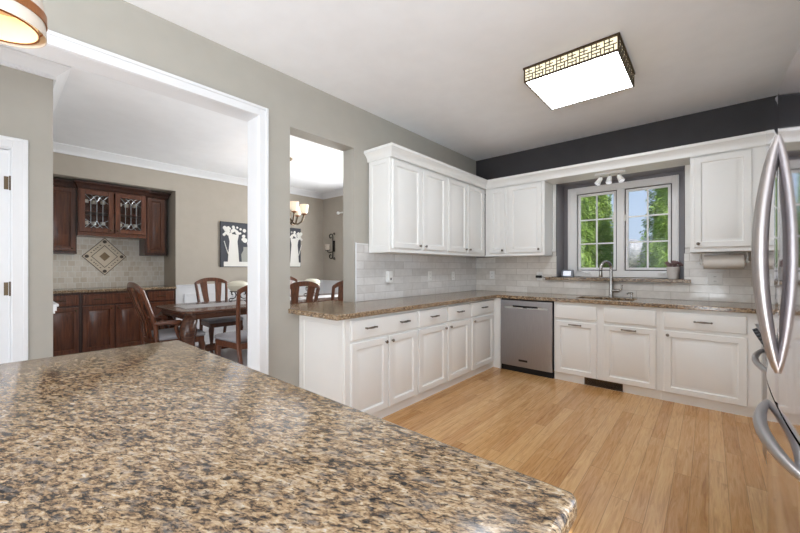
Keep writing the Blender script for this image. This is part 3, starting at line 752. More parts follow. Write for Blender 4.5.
# ------------------------------------------------------------------ island
ix0, ix1, iy0, iy1 = -1.945, -.152, -.62, .60
def rrect(x0, y0, x1, y1, r, n=6):
    pts = []
    for cx, cy, a0 in ((x1 - r, y1 - r, 0), (x0 + r, y1 - r, 90), (x0 + r, y0 + r, 180), (x1 - r, y0 + r, 270)):
        for k in range(n + 1):
            a = R(a0 + 90 * k / n); pts.append((cx + r * math.cos(a), cy + r * math.sin(a)))
    return pts
rings = []
for ins_, z in ((.012, .893), (.003, .897), (0, .905), (0, .925), (.003, .932), (.012, .936)):
    rings.append([(x, y, z) for x, y in rrect(ix0 + ins_, iy0 + ins_, ix1 - ins_, iy1 - ins_, .014)])
it = MB().loops(rings).build('island_countertop', 'granite', angle=50)
tag(it, 'large brown speckled granite island top filling the front of the room', 'countertop')
ib = thing('kitchen_island', (-1.05, 0, 0), 'white panelled island base under the big granite top', 'kitchen island')
b = MB().box(ix0 + .06, iy0 + .3, .09, ix1 - .05, iy1 - .05, .8925).box(ix0 + .1, iy0 + .34, 0, ix1 - .1, iy1 - .1, .09)
b.build('cabinet_body', 'white', ib)
for k in range(3):
    MB().panel((ix1 - .09 - k * .55, iy1 - .05, .12), (-1, 0, 0), (0, 0, 1), (0, 1, 0), .5, .74, DOORR).build('side_panel', 'white', ib, angle=30)

# ------------------------------------------------------------------ outlets, small things on the wall and sill
def outlet(p, nrm, label, wide=.075, tall=.118, toggles=False):
    t = thing('wall_outlet', p, label, 'outlet', 'wall outlets on the tile')
    ax = 0 if abs(nrm[1]) else 1; sg = nrm[0] + nrm[1]
    def bx(b, a0, z0, a1, z1, d0, d1):
        x, y, z = p
        if ax == 0: b.box(x + a0, y + sg * d0, z + z0, x + a1, y + sg * d1, z + z1)
        else: b.box(x + sg * d0, y + a0, z + z0, x + sg * d1, y + a1, z + z1)
        return b
    bx(MB(), -wide / 2, -tall / 2, wide / 2, tall / 2, 0, .008).build('cover_plate', 'plate', t, bevel=.002)
    for dz in (-.024, .024):
        s = bx(MB(), -.016, dz - .014, .016, dz + .014, .008, .010).build('socket', 'plate', t, bevel=.001)
        b = MB(); bx(b, -.008, dz - .004, -.005, dz + .006, .010, .0106); bx(b, .005, dz - .004, .008, dz + .006, .010, .0106); b.build('slots', 'black', s)
    return t
outlet((WX + .010, 2.884, 1.182), (1, 0), 'white outlet with a plug-in sensor, beside the pass-through end of the tile')
outlet((WX + .010, 3.658, 1.176), (1, 0), 'white outlet on side wall tile, middle of its three')
outlet((WX + .010, 4.20, 1.166), (1, 0), 'white outlet on side wall tile, the one by the corner')
outlet((-2.418, DY - .010, 1.171), (0, -1), 'white outlet under the narrow corner cabinet')
outlet((-1.725, DY - .010, 1.165), (0, -1), 'white outlet with a black plug beside the window sill')
outlet((.046, DY - .010, 1.165), (0, -1), 'wide white outlet under the paper towel roll', .115, .118)
pd = thing('plug_in_sensor', (WX + .019, 2.874, 1.182), 'white plug-in sensor block on the outlet by the pass-through', 'plug-in device')
MB().box(WX + .019, 2.842, 1.12, WX + .06, 2.91, 1.242).build('housing', 'plate', pd, bevel=.006)
MB().box(WX + .06, 2.868, 1.145, WX + .062, 2.884, 1.17).build('sensor_window', 'iron', pd)
pk = thing('power_plug', (-1.725, DY - .02, 1.16), 'black power plug in the outlet, cord leading to the sill gadget', 'plug')
MB().box(-1.765, DY - .055, 1.143, -1.69, DY - .0185, 1.177).build('plug_body', 'black', pk, bevel=.005)
MB().tube([(-1.69, DY - .035, 1.158), (-1.64, DY - .03, 1.148), (-1.60, DY - .035, 1.146), (-1.56, DY - .028, 1.158), (-1.515, DY - .02, 1.162), (-1.48, DY + .03, 1.161)], .004, 8).build('cord', 'black', pk)
MB().lathe([(.008, 0), (.012, .012), (.012, .03), (.008, .042)], (-1.62, DY - .034, 1.147), 10, 'x').build('cord_bead', 'black', pk)
gd = thing('smart_display', (-1.415, 5.0, 1.157), 'small grey clock display with a lit screen on the window sill', 'display', rz=0)
# front leans back: thick wedge
b = MB().loops([[(x, y, z) for y, z in ((4.955, 1.157), (4.965, 1.163), (5.0, 1.252), (5.015, 1.252), (5.05, 1.157))] for x in (-1.487, -1.338)]).build('housing', 'grey_plastic', gd, bevel=.005)
nv = Vector((0, -.93, .366)); o0 = Vector((-1.47, 4.965, 1.163)); uv = Vector((0, .035, .089)).normalized()
MB().panel(o0 + Vector((.01, 0, 0)) + uv * .012, (1, 0, 0), uv, nv, .095, .066, [(0, -.001), (0, .0012)]).build('screen', 'screen', gd)
MB().lathe([(.028, 0), (.03, .006), (.012, .012)], (-1.475, 4.93, 1.157), 12).build('foot', 'black', gd)

pt = thing('potted_succulent', (-.303, 5.02, 1.157), 'purple-leaved succulent in a white tapered pot on the window sill', 'potted plant')
MB().lathe([(.044, 0), (.048, .006), (.062, .125), (.066, .132), (.058, .132), (.054, .118)], (-.303, 5.02, 1.157), 20).build('pot', 'ceramic', pt)
MB().lathe([(.055, 0), (.02, .006)], (-.303, 5.02, 1.27), 14).build('soil', 'iron', pt)
b = MB()
rnd = random.Random(3)
for k in range(13):
    a = rnd.uniform(0, 6.28); rr = rnd.uniform(.01, .075); cx, cy, cz = -.303 + rr * math.cos(a), 5.02 + rr * math.sin(a) * .8, 1.30 + rnd.uniform(-.01, .045) * (1 - rr * 5)
    for q in range(9):
        aa = q * 2.4; tl = .35 + q * .09
        dv = Vector((math.cos(aa) * tl, math.sin(aa) * tl, 1.1 - q * .1)).normalized()
        b.tube([Vector((cx, cy, cz)), Vector((cx, cy, cz)) + dv * .016, Vector((cx, cy, cz)) + dv * .030], [.004, .009, .001], 6)
    b.tube([(-.303, 5.02, 1.272), (cx, cy, cz)], .004, 6)
b.build('leaves', 'succulent', pt)

tw = thing('paper_towel_roll', (.105, 4.70, 1.335), 'white paper towel roll on a holder under the wall cabinet', 'paper towel')
MB().lathe([(.02, -.145), (.066, -.145), (.068, -.14), (.068, .14), (.066, .145), (.02, .145)], (.105, 4.70, 1.338), 24, 'x').build('roll', 'paper', tw)
for sg in (-1, 1):
    MB().tube([(.105 + sg * .165, 4.70, 1.432), (.105 + sg * .172, 4.70, 1.38), (.105 + sg * .165, 4.70, 1.338)], .008, 8).lathe([(.026, 0), (.026, sg * .006), (.012, sg * .018), (.003, sg * .026)], (.105 + sg * .158, 4.70, 1.338), 14, 'x').tube([(.105 + sg * .144, 4.70, 1.338), (.105 + sg * .165, 4.70, 1.338)], .012, 10).build('bracket', 'plate', tw)

# three-spot fixture under the soffit board
zs = UT - .0125
sf = thing('spot_light', (-.86, 4.66, zs), 'white three-head spotlight bar on the soffit above the window', 'light fixture')
b = MB(); ring = lambda r, z: [( -.86 + math.cos(2 * math.pi * k / 28) * .155 * r, 4.66 + math.sin(2 * math.pi * k / 28) * .062 * r, z) for k in range(28)]
b.loops([ring(.96, zs), ring(1, zs - .004), ring(1, zs - .018), ring(.9, zs - .026)]).build('base_plate', 'plate', sf)
for dx, tx, ty in ((-.09, -.55, -.35), (0, -.05, -.5), (.09, .5, -.35)):
    p0 = Vector((-.86 + dx, 4.66, zs - .024)); dv = Vector((tx, ty, -1)).normalized(); pm = p0 + Vector((0, 0, -.03))
    hd = MB().tube([p0, pm], .006, 8).build('swivel_stem', 'chrome', sf)
    b = MB(); q0 = pm - dv * .01
    b.tube([q0, q0 + dv * .012, q0 + dv * .05, q0 + dv * .085, q0 + dv * .088], [.012, .024, .027, .034, .03], 16)
    h = b.build('spot_head', 'clearglass' if False else 'plate', sf)
    MB().tube([q0 + dv * .0885, q0 + dv * .0895], .027, 16).build('bulb_face', 'screen', h)

# ceiling light with basket-weave frame
lx0, lx1, ly0, ly1, lz0, lz1 = -1.14, -.47, 2.853, 3.522, 2.79, 2.906
cl = thing('ceiling_light', ((lx0 + lx1) / 2, (ly0 + ly1) / 2, CZ), 'square flush ceiling light with a lattice bronze frame and white diffuser', 'ceiling light')
b = MB()
for z0, z1, o_ in ((lz0, lz0 + .012, .0), (lz1 - .012, CZ - .0005, .006)):
    b.box(lx0 - o_, ly0 - o_, z0, lx1 + o_, ly0 + .012, z1).box(lx0 - o_, ly1 - .012, z0, lx1 + o_, ly1 + o_, z1).box(lx0 - o_, ly0 + .012, z0, lx0 + .012, ly1 - .012, z1).box(lx1 - .012, ly0 + .012, z0, lx1 + o_, ly1 - .012, z1)
for x in (lx0, lx1 - .01):
    for y in (ly0, ly1 - .01): b.box(x, y, lz0 + .012, x + .01, y + .01, lz1 - .012)
b.build('frame', 'bronze', cl)
MB().box(lx0 + .013, ly0 + .013, lz0 + .002, lx1 - .013, ly1 - .013, lz0 + .01).build('diffuser', 'diffuser', cl, smooth=False)
b = MB(); q = .006
b.box(lx0 + q, ly0 + q, lz0 + .012, lx1 - q, ly0 + q + .003, lz1 - .012).box(lx0 + q, ly1 - q - .003, lz0 + .012, lx1 - q, ly1 - q, lz1 - .012).box(lx0 + q, ly0 + q + .003, lz0 + .012, lx0 + q + .003, ly1 - q - .003, lz1 - .012).box(lx1 - q - .003, ly0 + q + .003, lz0 + .012, lx1 - q, ly1 - q - .003, lz1 - .012)
b.build('side_glass', 'sideglass', cl, smooth=False)
def lattice(o, U, Nn, Ln):
    o, U, Nn = Vector(o), Vector(U), Vector(Nn); b = MB(); zc0, zc1 = lz0 + .012, lz1 - .012; H_ = zc1 - zc0
    def seg(a0, z0, a1, z1):
        ps = [o + U * a0 + Vector((0, 0, zc0 + z0)), o + U * a1 + Vector((0, 0, zc0 + z0)), o + U * a1 + Vector((0, 0, zc0 + z1)), o + U * a0 + Vector((0, 0, zc0 + z1))]
        b.loops([ps, [p + Nn * .004 for p in ps]])
    n = 8; cw = Ln / n; tb = .0062
    for i in range(n):
        a = i * cw
        if i: seg(a - tb / 2, 0, a + tb / 2, H_)
        for k in (1, 2, 3):
            if k == 2: seg(a + tb / 2, H_ * k / 4 - tb / 2, a + cw - tb / 2, H_ * k / 4 + tb / 2)
            else: seg(a + tb / 2, H_ * k / 4 - tb / 2, a + cw * .68, H_ * k / 4 + tb / 2)
        seg(a + cw * .68, 0, a + cw * .68 + tb, H_ * .5); seg(a + cw * .34, H_ * .5, a + cw * .34 + tb, H_)
        seg(a + cw * .34, 0, a + cw * .34 + tb, H_ * .25)
    b.build('lattice_panel', 'bronze', cl, smooth=False)
lattice((lx0 + .01, ly0 + .006, 0), (1, 0, 0), (0, -1, 0), lx1 - lx0 - .02); lattice((lx0 + .01, ly1 - .006, 0), (1, 0, 0), (0, 1, 0), lx1 - lx0 - .02)
lattice((lx0 + .006, ly0 + .01, 0), (0, 1, 0), (-1, 0, 0), ly1 - ly0 - .02); lattice((lx1 - .006, ly0 + .01, 0), (0, 1, 0), (1, 0, 0), ly1 - ly0 - .02)

# pendant over the island
px, py, pz = -1.36, .0, 1.895
pn = thing('pendant_lamp', (px, py, CZ), 'glowing glass pendant lamp with a copper band above the island', 'pendant lamp')
MB().lathe([(.099, 0), (.101, .0), (.098, .04), (.094, .04)], (px, py, pz), 40, cap0=False, cap1=False).lathe([(.0985, .058), (.092, .1), (.08, .2), (.06, .235), (.03, .25)], (px, py, pz), 40, cap0=False).build('shade', 'frost', pn)
MB().lathe([(.097, .036), (.1015, .036), (.101, .06), (.097, .06)], (px, py, pz), 40, cap0=False, cap1=False).build('band', 'copper', pn)
MB().lathe([(.082, .004), (.084, .004), (.082, .07), (.08, .07)], (px, py, pz), 36, cap0=False, cap1=False).build('inner_diffuser', 'shadeglow', pn)
MB().lathe([(.0855, .002), (.0875, .002), (.0875, .006), (.0855, .006)], (px, py, pz), 36, cap0=False, cap1=False).lathe([(.0925, .022), (.094, .022), (.094, .026), (.0925, .026)], (px, py, pz), 36, cap0=False, cap1=False).build('wire_ring', 'copper', pn)
MB().ball((px, py, pz + .08), .032, 14, 10, (1, 1, 1.25)).build('bulb', 'bulb', pn)
MB().lathe([(.02, 0), (.02, .06), (.008, .08)], (px, py, pz + .25), 14).tube([(px, py, pz + .32), (px, py, CZ - .02)], .004, 8).lathe([(.06, 0), (.06, -.014), (.03, -.03)], (px, py, CZ), 20).build('stem', 'copper', pn)
MB().tube([(px, py, pz + .11), (px, py, pz + .26)], .014, 10).build('socket', 'copper', pn)

# ------------------------------------------------------------------ buffet in the dining niche
BFX = -6.49
def buffet_base(y0, y1, drawers, doors, label):
    t = thing('buffet_cabinet', ((NB + BFX) / 2, (y0 + y1) / 2, 0), label, 'cabinet', 'cherry base cabinets in the niche')
    MB().box(NB + .003, y0, .09, BFX, y1, .938).build('cabinet_body', 'cherry_dark', t)
    MB().box(NB + .01, y0, 0, BFX - .06, y1, .089).build('toe_board', 'cherry_dark', t)
    for a, b_, pulls in drawers:
        d = door(t, (BFX, a, .765), (0, 1, 0), (1, 0, 0), b_ - a, .145, 'cherry', 'drawer', [(0, 0), (0, .013), (.006, .019), (.022, .02), (.027, .016), (.032, .019)])
        for q in pulls: pull(d, (BFX + .019, a + (b_ - a) * q, .84), (0, 1, 0), (1, 0, 0), .1, 'bronze')
    for a, b_, k in doors:
        d = door(t, (BFX, a, .12), (0, 1, 0), (1, 0, 0), b_ - a, .625, 'cherry')
        knob(d, (BFX + .019, b_ - .03 if k > 0 else a + .03, .70), (1, 0, 0), 'bronze')
    return t
buffet_base(ny0 + .006, .803, [(ny0 + .03, .785, (.5,))], [(ny0 + .03, .785, 1)], 'cherry buffet base cabinet partly hidden by the hall wall corner')
buffet_base(.804, 1.548, [(.825, 1.525, (.25, .75))], [(.825, 1.17, 1), (1.182, 1.525, -1)], 'wide cherry buffet base cabinet below the glass doors')
buffet_base(1.549, ny1 - .006, [(1.575, 1.925, (.5,))], [(1.575, 1.925, -1)], 'cherry buffet base cabinet behind the head armchair')
bt = tag(MB().box(NB + .002, ny0 + .003, .94, BFX + .045, ny1 - .003, .975).build('buffet_countertop', 'granite', bevel=.005), 'narrow granite top on the cherry buffet cabinets', 'countertop')
def ucrown(m, poly):
    """poly: front-line points (x,y) around a cabinet, crown flares out along averaged normals"""
    pr = [(0, 2.40), (.01, 2.41), (.015, 2.435), (.04, 2.47), (.048, 2.475), (.048, 2.497), (0, 2.497)]
    P = [Vector(p + (0,)) for p in poly]; offs = []
    for i in range(len(P)):
        ns = []
        for a, b_ in ((i - 1, i), (i, i + 1)):
            if 0 <= a and b_ < len(P): d_ = (P[b_] - P[a]).normalized(); ns.append(Vector((d_.y, -d_.x, 0)))
        offs.append(ns[0] if len(ns) == 1 else (ns[0] + ns[1]) / (1 + ns[0].dot(ns[1])))
    m.loops([[p + o_ * a + Vector((0, 0, z)) for a, z in pr] for p, o_ in zip(P, offs)])
def buffet_upper(y0, y1, zb, fx_, label, crown_pts):
    t = thing('buffet_wall_cabinet', (NB + .15, (y0 + y1) / 2, zb), label, 'cabinet', 'cherry wall cabinets in the niche')
    b = MB(); ucrown(b, crown_pts); b.build('crown', 'cherry_dark', t)
    return t
UX1, UX2 = NB + .31, NB + .41
yA, yB = .80, 1.60
t = buffet_upper(ny0 + .006, yA, 1.49, UX1, 'solid-door cherry wall cabinet cut off by the hall wall corner', [(UX1 + .02, ny0 + .006), (UX1 + .02, yA - .002)][::1] and [(UX1 + .02, yA - .002), (UX1 + .02, ny0 + .006)][::-1])
MB().box(NB + .003, ny0 + .006, 1.50, UX1, yA - .001, 2.40).box(NB + .003, ny0 + .006, 1.475, UX1 + .02, yA - .001, 1.50).build('cabinet_body', 'cherry_dark', t)
d = door(t, (UX1, ny0 + .02, 1.515), (0, 1, 0), (1, 0, 0), yA - ny0 - .035, .88, 'cherry'); knob(d, (UX1 + .019, yA - .05, 1.55), (1, 0, 0), 'bronze')
t = buffet_upper(yB, ny1 - .02, 1.50, UX1, 'solid-door cherry wall cabinet between the glass doors and the niche side', [(UX1 + .02, yB + .002), (UX1 + .02, ny1 - .055), (NB + .01, ny1 - .055)])
MB().box(NB + .003, yB + .001, 1.50, UX1, ny1 - .055, 2.40).box(NB + .003, yB + .001, 1.475, UX1 + .02, ny1 - .05, 1.50).build('cabinet_body', 'cherry_dark', t)
d = door(t, (UX1, yB + .03, 1.515), (0, 1, 0), (1, 0, 0), ny1 - yB - .115, .88, 'cherry'); knob(d, (UX1 + .019, yB + .065, 1.55), (1, 0, 0), 'bronze')
t = buffet_upper(yA, yB, 1.76, UX2, 'projecting cherry wall cabinet with two leaded glass doors', [(NB + .33, yA), (UX2 + .02, yA), (UX2 + .02, yB), (NB + .33, yB)])
b = MB(); th = .018
b.box(NB + .003, yA, 1.76, NB + .015, yB, 2.40).box(NB + .015, yA, 1.76, UX2, yA + th, 2.40).box(NB + .015, yB - th, 1.76, UX2, yB, 2.40).box(NB + .015, yA + th, 1.76, UX2, yB - th, 1.785).box(NB + .015, yA + th, 2.38, UX2, yB - th, 2.40).box(NB + .003, yA, 1.738, UX2 + .018, yB, 1.76)
b.build('cabinet_body', 'cherry', t)
MB().box(NB + .016, yA + th + .001, 2.085, UX2 - .04, yB - th - .001, 2.097).build('shelf', 'cherry', t)
for k in range(2):
    a = yA + .012 + k * (yB - yA) / 2; w_ = (yB - yA) / 2 - .018; z0, z1 = 1.79, 2.385; s_ = .062
    b = MB()
    b.box(UX2, a, z0, UX2 + .02, a + s_, z1).box(UX2, a + w_ - s_, z0, UX2 + .02, a + w_, z1).box(UX2, a + s_, z0, UX2 + .02, a + w_ - s_, z0 + s_).box(UX2, a + s_, z1 - s_, UX2 + .02, a + w_ - s_, z1)
    d = b.build('glass_door', 'cherry', t, bevel=.003)
    MB().box(UX2 + .007, a + s_, z0 + s_, UX2 + .010, a + w_ - s_, z1 - s_).build('pane', 'glass', d, smooth=False)
    b = MB(); g0, g1, h0, h1 = a + s_, a + w_ - s_, z0 + s_, z1 - s_; xw = UX2 + .012; gw = g1 - g0; gh = h1 - h0
    yy = [g0 + gw * f for f in (.24, .5, .76)]
    lines = [[(yy[0], h0 + gh * .16), (yy[0], h1 - gh * .16)], [(yy[1], h0 + gh * .2), (yy[1], h1 - gh * .2)], [(yy[2], h0 + gh * .16), (yy[2], h1 - gh * .16)]]
    for hz, sg in ((h0, 1), (h1, -1)):
        e = gh * .16
        lines += [[(g0, hz), (yy[0], hz + sg * e)], [(yy[0], hz + sg * e), ((yy[0] + yy[1]) / 2, hz + sg * e * .4)], [((yy[0] + yy[1]) / 2, hz + sg * e * .4), (yy[1], hz + sg * e * 1.3)], [(yy[1], hz + sg * e * 1.3), ((yy[1] + yy[2]) / 2, hz + sg * e * .4)], [((yy[1] + yy[2]) / 2, hz + sg * e * .4), (yy[2], hz + sg * e)], [(yy[2], hz + sg * e), (g1, hz)],
                  [((yy[0] + yy[1]) / 2, hz + sg * e * .4), (yy[0], hz)], [((yy[0] + yy[1]) / 2, hz + sg * e * .4), (yy[1], hz)], [((yy[1] + yy[2]) / 2, hz + sg * e * .4), (yy[1], hz)], [((yy[1] + yy[2]) / 2, hz + sg * e * .4), (yy[2], hz)], [(g0, hz + sg * e * 1.5), (yy[0], hz + sg * e)], [(g1, hz + sg * e * 1.5), (yy[2], hz + sg * e)]]
    for (ya, za), (yb, zb) in lines: b.tube([(xw, ya, za), (xw, yb, zb)], .0032, 6)
    b.build('lead_lines', 'lead', d)
    knob(d, (UX2 + .02, a + (w_ - .03 if k == 0 else .03), z0 + .035), (1, 0, 0), 'bronze')
names = ['stem glass on the upper shelf behind the first leaded door', 'stem glass on the upper shelf behind the second leaded door', 'stem glass on the cabinet bottom behind the first leaded door', 'stem glass on the cabinet bottom behind the second leaded door']
gi = None; qn = 0
for zz in (2.098, 1.786):
    for k in range(2):
        for j in range(3):
            loc = (UX2 - .12 - .05 * (j % 2), yA + .10 + k * .39 + j * .095, zz)
            if gi is None:
                gi = thing('stem_glass', loc, names[0], 'glass', 'x')
                MB().lathe([(.028, 0), (.006, .004), (.005, .07), (.03, .1), (.034, .14), (.03, .17)], loc, 12, cap1=False).build('goblet', 'ceramic' if False else 'clearglass', gi); g_ = gi
                MB().lathe([(.029, .12), (.0315, .14), (.028, .168)], loc, 12, cap1=False).build('rim_frost', 'frost', gi)
            else: g_ = copy_tree(gi); g_.location = loc
            g_['label'] = names[qn // 3]; g_['group'] = ['upper shelf glasses, first door', 'upper shelf glasses, second door', 'bottom glasses, first door', 'bottom glasses, second door'][qn // 3]; qn += 1

m = MB().box(NB, ny0 + .002, .976, NB + .008, ny1 - .002, 1.80)
ts = struct(m.build('wall_tile_niche', 'mosaic', smooth=False))
dm = thing('diamond_tile_medallion', (NB + .008, 1.158, 1.452), 'diamond stone medallion set in the mosaic above the buffet top', 'tile medallion')
hw, hh = .27, .292
def rhomb(b, s0, s1, x0, x1, c=(1.158, 1.452), kk=(hw, hh)):
    o = [(0, 1), (1, 0), (0, -1), (-1, 0)]
    P = lambda s_, x: [(x, c[0] + a * kk[0] * s_, c[1] + e * kk[1] * s_) for a, e in o]
    if s0 == 0: b.loops([P(s1, x0), P(s1, x1)])
    else: b.loops([P(s1, x0), P(s1, x1), P(s0, x1), P(s0, x0)], False, False)
    return b
x0 = NB + .008
rhomb(MB(), .0, .96, x0, x0 + .004).build('stone_field', 'stone_tan', dm, smooth=False)
rhomb(rhomb(MB(), .955, 1.0, x0, x0 + .006), .56, .60, x0 + .004, x0 + .006).build('border_lines', 'stone_dark', dm, smooth=False)
rhomb(MB(), 0, .24, x0 + .004, x0 + .006).build('center_stone', 'stone_brown', dm, smooth=False)
for a, e in ((0, 1), (1, 0), (0, -1), (-1, 0)):
    MB().lathe([(.026, .0042), (.026, .0062)], (x0, 1.158 + a * hw * .78, 1.452 + e * hh * .78), 8, 'x').build('corner_inlay', 'stone_dark', dm)
for sa in (-1, 1):
    for se in (-1, 1):
        b = MB()
        for q in (.25, .4, .5, .6, .75):
            b.ball((x0 + .005, 1.158 + sa * hw * .78 * q, 1.452 + se * hh * .78 * (1 - q)), .0085, 6, 5, (.2, 1.3, .8))
        b.build('vine_inlay', 'stone_dark', dm)


# ------------------------------------------------------------------ dining table
TX0, TX1, TY0, TY1, TZ = -5.46, -4.36, 1.39, 4.32, .79
tcx, tcy = (TX0 + TX1) / 2, (TY0 + TY1) / 2
tb = thing('dining_table', (tcx, tcy, 0), 'long dark wood dining table with clipped corners and scroll legs', 'table')
def octo(i, z, c=.09):
    x0, x1, y0, y1 = TX0 + i, TX1 - i, TY0 + i, TY1 - i
    return [(x0 + c, y0, z), (x1 - c, y0, z), (x1, y0 + c, z), (x1, y1 - c, z), (x1 - c, y1, z), (x0 + c, y1, z), (x0, y1 - c, z), (x0, y0 + c, z)]
MB().loops([octo(.012, TZ - .035), octo(0, TZ - .026), octo(0, TZ - .008), octo(.01, TZ)]).build('tabletop', 'tablewood', tb, angle=25)
MB().loops([octo(.05, TZ - .10), octo(.05, TZ - .036)]).build('apron', 'tablewood', tb, angle=25)
for sx_ in (-1, 1):
    for sy_ in (-1, 1):
        cx, cy = tcx + sx_ * .41, tcy + sy_ * 1.345
        dv = Vector((sx_ * .7, sy_ * .7, 0)); b = MB()
        sh = [(.0, .69), (.06, .62), (.08, .53), (.06, .43), (.03, .34), (-.01, .24), (.0, .14), (.06, .06), (.13, .03)]
        b.tube([Vector((cx, cy, z)) + dv * a for a, z in sh], [.075, .082, .08, .07, .058, .05, .048, .05, .045], 10)
        b.tube([Vector((cx, cy, z)) + dv * a for a, z in ((.02, .62), (-.04, .61), (-.075, .55), (-.06, .47), (-.02, .43))], [.042, .038, .034, .028, .02], 8)
        b.build('leg', 'tablewood', tb, angle=60)
MB().box(tcx - .05, tcy - 1.28, .2, tcx + .05, tcy + 1.28, .28).box(tcx - .41, tcy - 1.34, .2, tcx + .41, tcy - 1.26, .28).box(tcx - .41, tcy + 1.26, .2, tcx + .41, tcy + 1.34, .28).build('stretcher', 'tablewood', tb, bevel=.01)
rn = MB().box(tcx - .21, TY0 + .13, TZ + .0005, tcx + .21, TY1 - .13, TZ + .004).build('table_runner', 'linen')
tag(rn, 'pale grey cloth runner along the dining table', 'table runner')
rn.data.materials.append(M['stone_dark'])
def centrepiece(y, label):
    t = thing('scroll_bowl_stand', (tcx, y, TZ + .0045), label, 'centrepiece', 'bowls on scroll stands along the dining table')
    b = MB(); z0 = TZ + .0045
    for k in range(3):
        a = R(90 + 120 * k); dv = Vector((math.cos(a), math.sin(a), 0)); c = Vector((tcx, y, z0))
        pts = [c + dv * r_ + Vector((0, 0, z)) for r_, z in ((.09, .03), (.11, .012), (.135, .02), (.14, .045), (.115, .06), (.08, .055), (.045, .07), (.03, .11), (.05, .15), (.085, .16), (.105, .14), (.10, .115), (.08, .115))]
        b.tube(pts, .007, 7)
    b.lathe([(.03, .10), (.035, .11), (.03, .12)], (tcx, y, z0), 14).lathe([(.1, .155), (.108, .16), (.1, .165)], (tcx, y, z0), 20, cap0=False, cap1=False)
    b.build('scroll_stand', 'iron', t)
    MB().lathe([(.03, .148), (.08, .16), (.125, .20), (.135, .24), (.12, .275), (.075, .30), (.03, .305)], (tcx, y, z0), 24).build('bowl', 'cream', t)
    return t
centrepiece(2.24, 'cream bowl on a black scroll stand at the near part of the table')
centrepiece(3.45, 'cream bowl on a black scroll stand seen through the pass-through')

# ------------------------------------------------------------------ dining chairs (local: origin under seat centre, facing +y)
def make_chair(loc, rz, arms, label):
    t = thing('dining_armchair' if arms else 'dining_chair', (0, 0, 0), label, 'chair', None if arms else 'dining chairs with slatted backs')
    w_ = .255 if arms else .212; ex = .045 if arms else 0
    f = lambda mb, nm, mat, **k: mb.build(nm, mat, t, local=True, **k)
    fw_, bw_ = w_ + .03, w_ - .015
    f(MB().loops([[(-fw_, .25, z), (fw_, .25, z), (bw_, -.24, z), (-bw_, -.24, z)][::-1] for z in (.40, .465)]), 'seat_frame', 'chairwood', bevel=.006)
    o = lambda i, z: [(-fw_ + i, .26 - i, z), (-fw_ * .5, .275 - i, z), (fw_ * .5, .275 - i, z), (fw_ - i, .26 - i, z), (bw_ - i, -.20 + i, z), (-bw_ + i, -.20 + i, z)][::-1]
    f(MB().loops([o(.01, .464), o(-.002, .48), o(.0, .505), o(.03, .525), o(.09, .532)]), 'seat_cushion', 'seat', angle=60)
    for s in (-1, 1):
        f(MB().tube([(s * (fw_ - .035), .22, .43), (s * (fw_ - .025), .235, .36), (s * (fw_ - .03), .225, .22), (s * (fw_ - .04), .21, .09), (s * (fw_ - .03), .235, .025), (s * (fw_ - .03), .235, 0)], [.034, .036, .025, .018, .024, .022], 10), 'leg', 'chairwood', angle=60)
        f(MB().tube([(s * (bw_ - .02), -.33, 0), (s * (bw_ - .02), -.27, .2), (s * (bw_ - .01), -.225, .43), (s * bw_, -.235, .62), (s * (w_ + .005), -.28 - ex * .6, .85), (s * (w_ + .02), -.325 - ex, 1.035)], [.02, .023, .026, .024, .023, .021], 8), 'back_post', 'chairwood', angle=60)
    # arched crest rail
    n = 14; rings = []
    for k in range(n + 1):
        u = k / n * 2 - 1; x = u * (w_ + .033); zt = 1.05 + .07 * (1 - abs(u) ** 2.4); y = -.33 - ex - .03 * (1 - u * u); hgt = .05 + .01 * (1 - u * u)
        rings.append([(x, y - .014, zt - hgt), (x, y + .014, zt - hgt), (x, y + .012, zt), (x, y - .012, zt)])
    f(MB().loops(rings), 'crest_rail', 'chairwood', bevel=.004, angle=40)
    for s in (-1, 1):     # two broad slats converging towards the seat
        tp = [(s * .115, -.35 - ex, 1.06), (s * .10, -.31 - ex * .6, .86), (s * .078, -.265, .66), (s * .062, -.235, .465)]; ww = [.052, .042, .034, .03]
        f(MB().loops([[(x - a, y - .008, z), (x + a, y - .008, z), (x + a, y + .008, z), (x - a, y + .008, z)] for (x, y, z), a in zip(tp, ww)]), 'back_slat', 'chairwood', angle=50)
    if arms:
        for s in (-1, 1):
            ar = f(MB().tube([(s * w_, -.245, .66), (s * (w_ + .025), -.16, .668), (s * (w_ + .04), -.07, .66), (s * (w_ + .035), -.01, .655), (s * (w_ + .02), .02, .65)], [.02, .024, .03, .03, .02], 10), 'armrest', 'chairwood', angle=60)
            MB().tube([(s * (w_ + .03), -.02, .645), (s * (w_ + .02), -.05, .6), (s * (w_ + .015), -.02, .5), (s * (w_ + .005), .02, .44)], [.02, .019, .022, .024], 8).build('arm_support', 'chairwood', ar, local=True, angle=60)
    t.location = loc; t.rotation_euler.z = rz
    return t
make_chair((-4.85, 1.43, 0), R(0), True, 'wooden armchair at the head of the dining table, seen side-on from behind')
c0 = make_chair((-4.02, 1.925, 0), R(90), False, 'dining chair with its back to the kitchen, half cut off by the white casing')
for x, y, rz, lab in ((-4.02, 2.462, R(90), 'slat-back dining chair filling the pass-through opening'),
                      (-4.02, 3.165, R(90), 'dining chair at the pass-through jamb, only part of its back in view'),
                      (-5.72, 2.33, R(-90), 'dining chair across the table, facing the kitchen below the painting'),
                      (-5.72, 3.66, R(-90), 'dining chair across the table, glimpsed behind another chair in the pass-through')):
    c = copy_tree(c0); c.location = (x, y, 0); c.rotation_euler.z = rz; c['label'] = lab

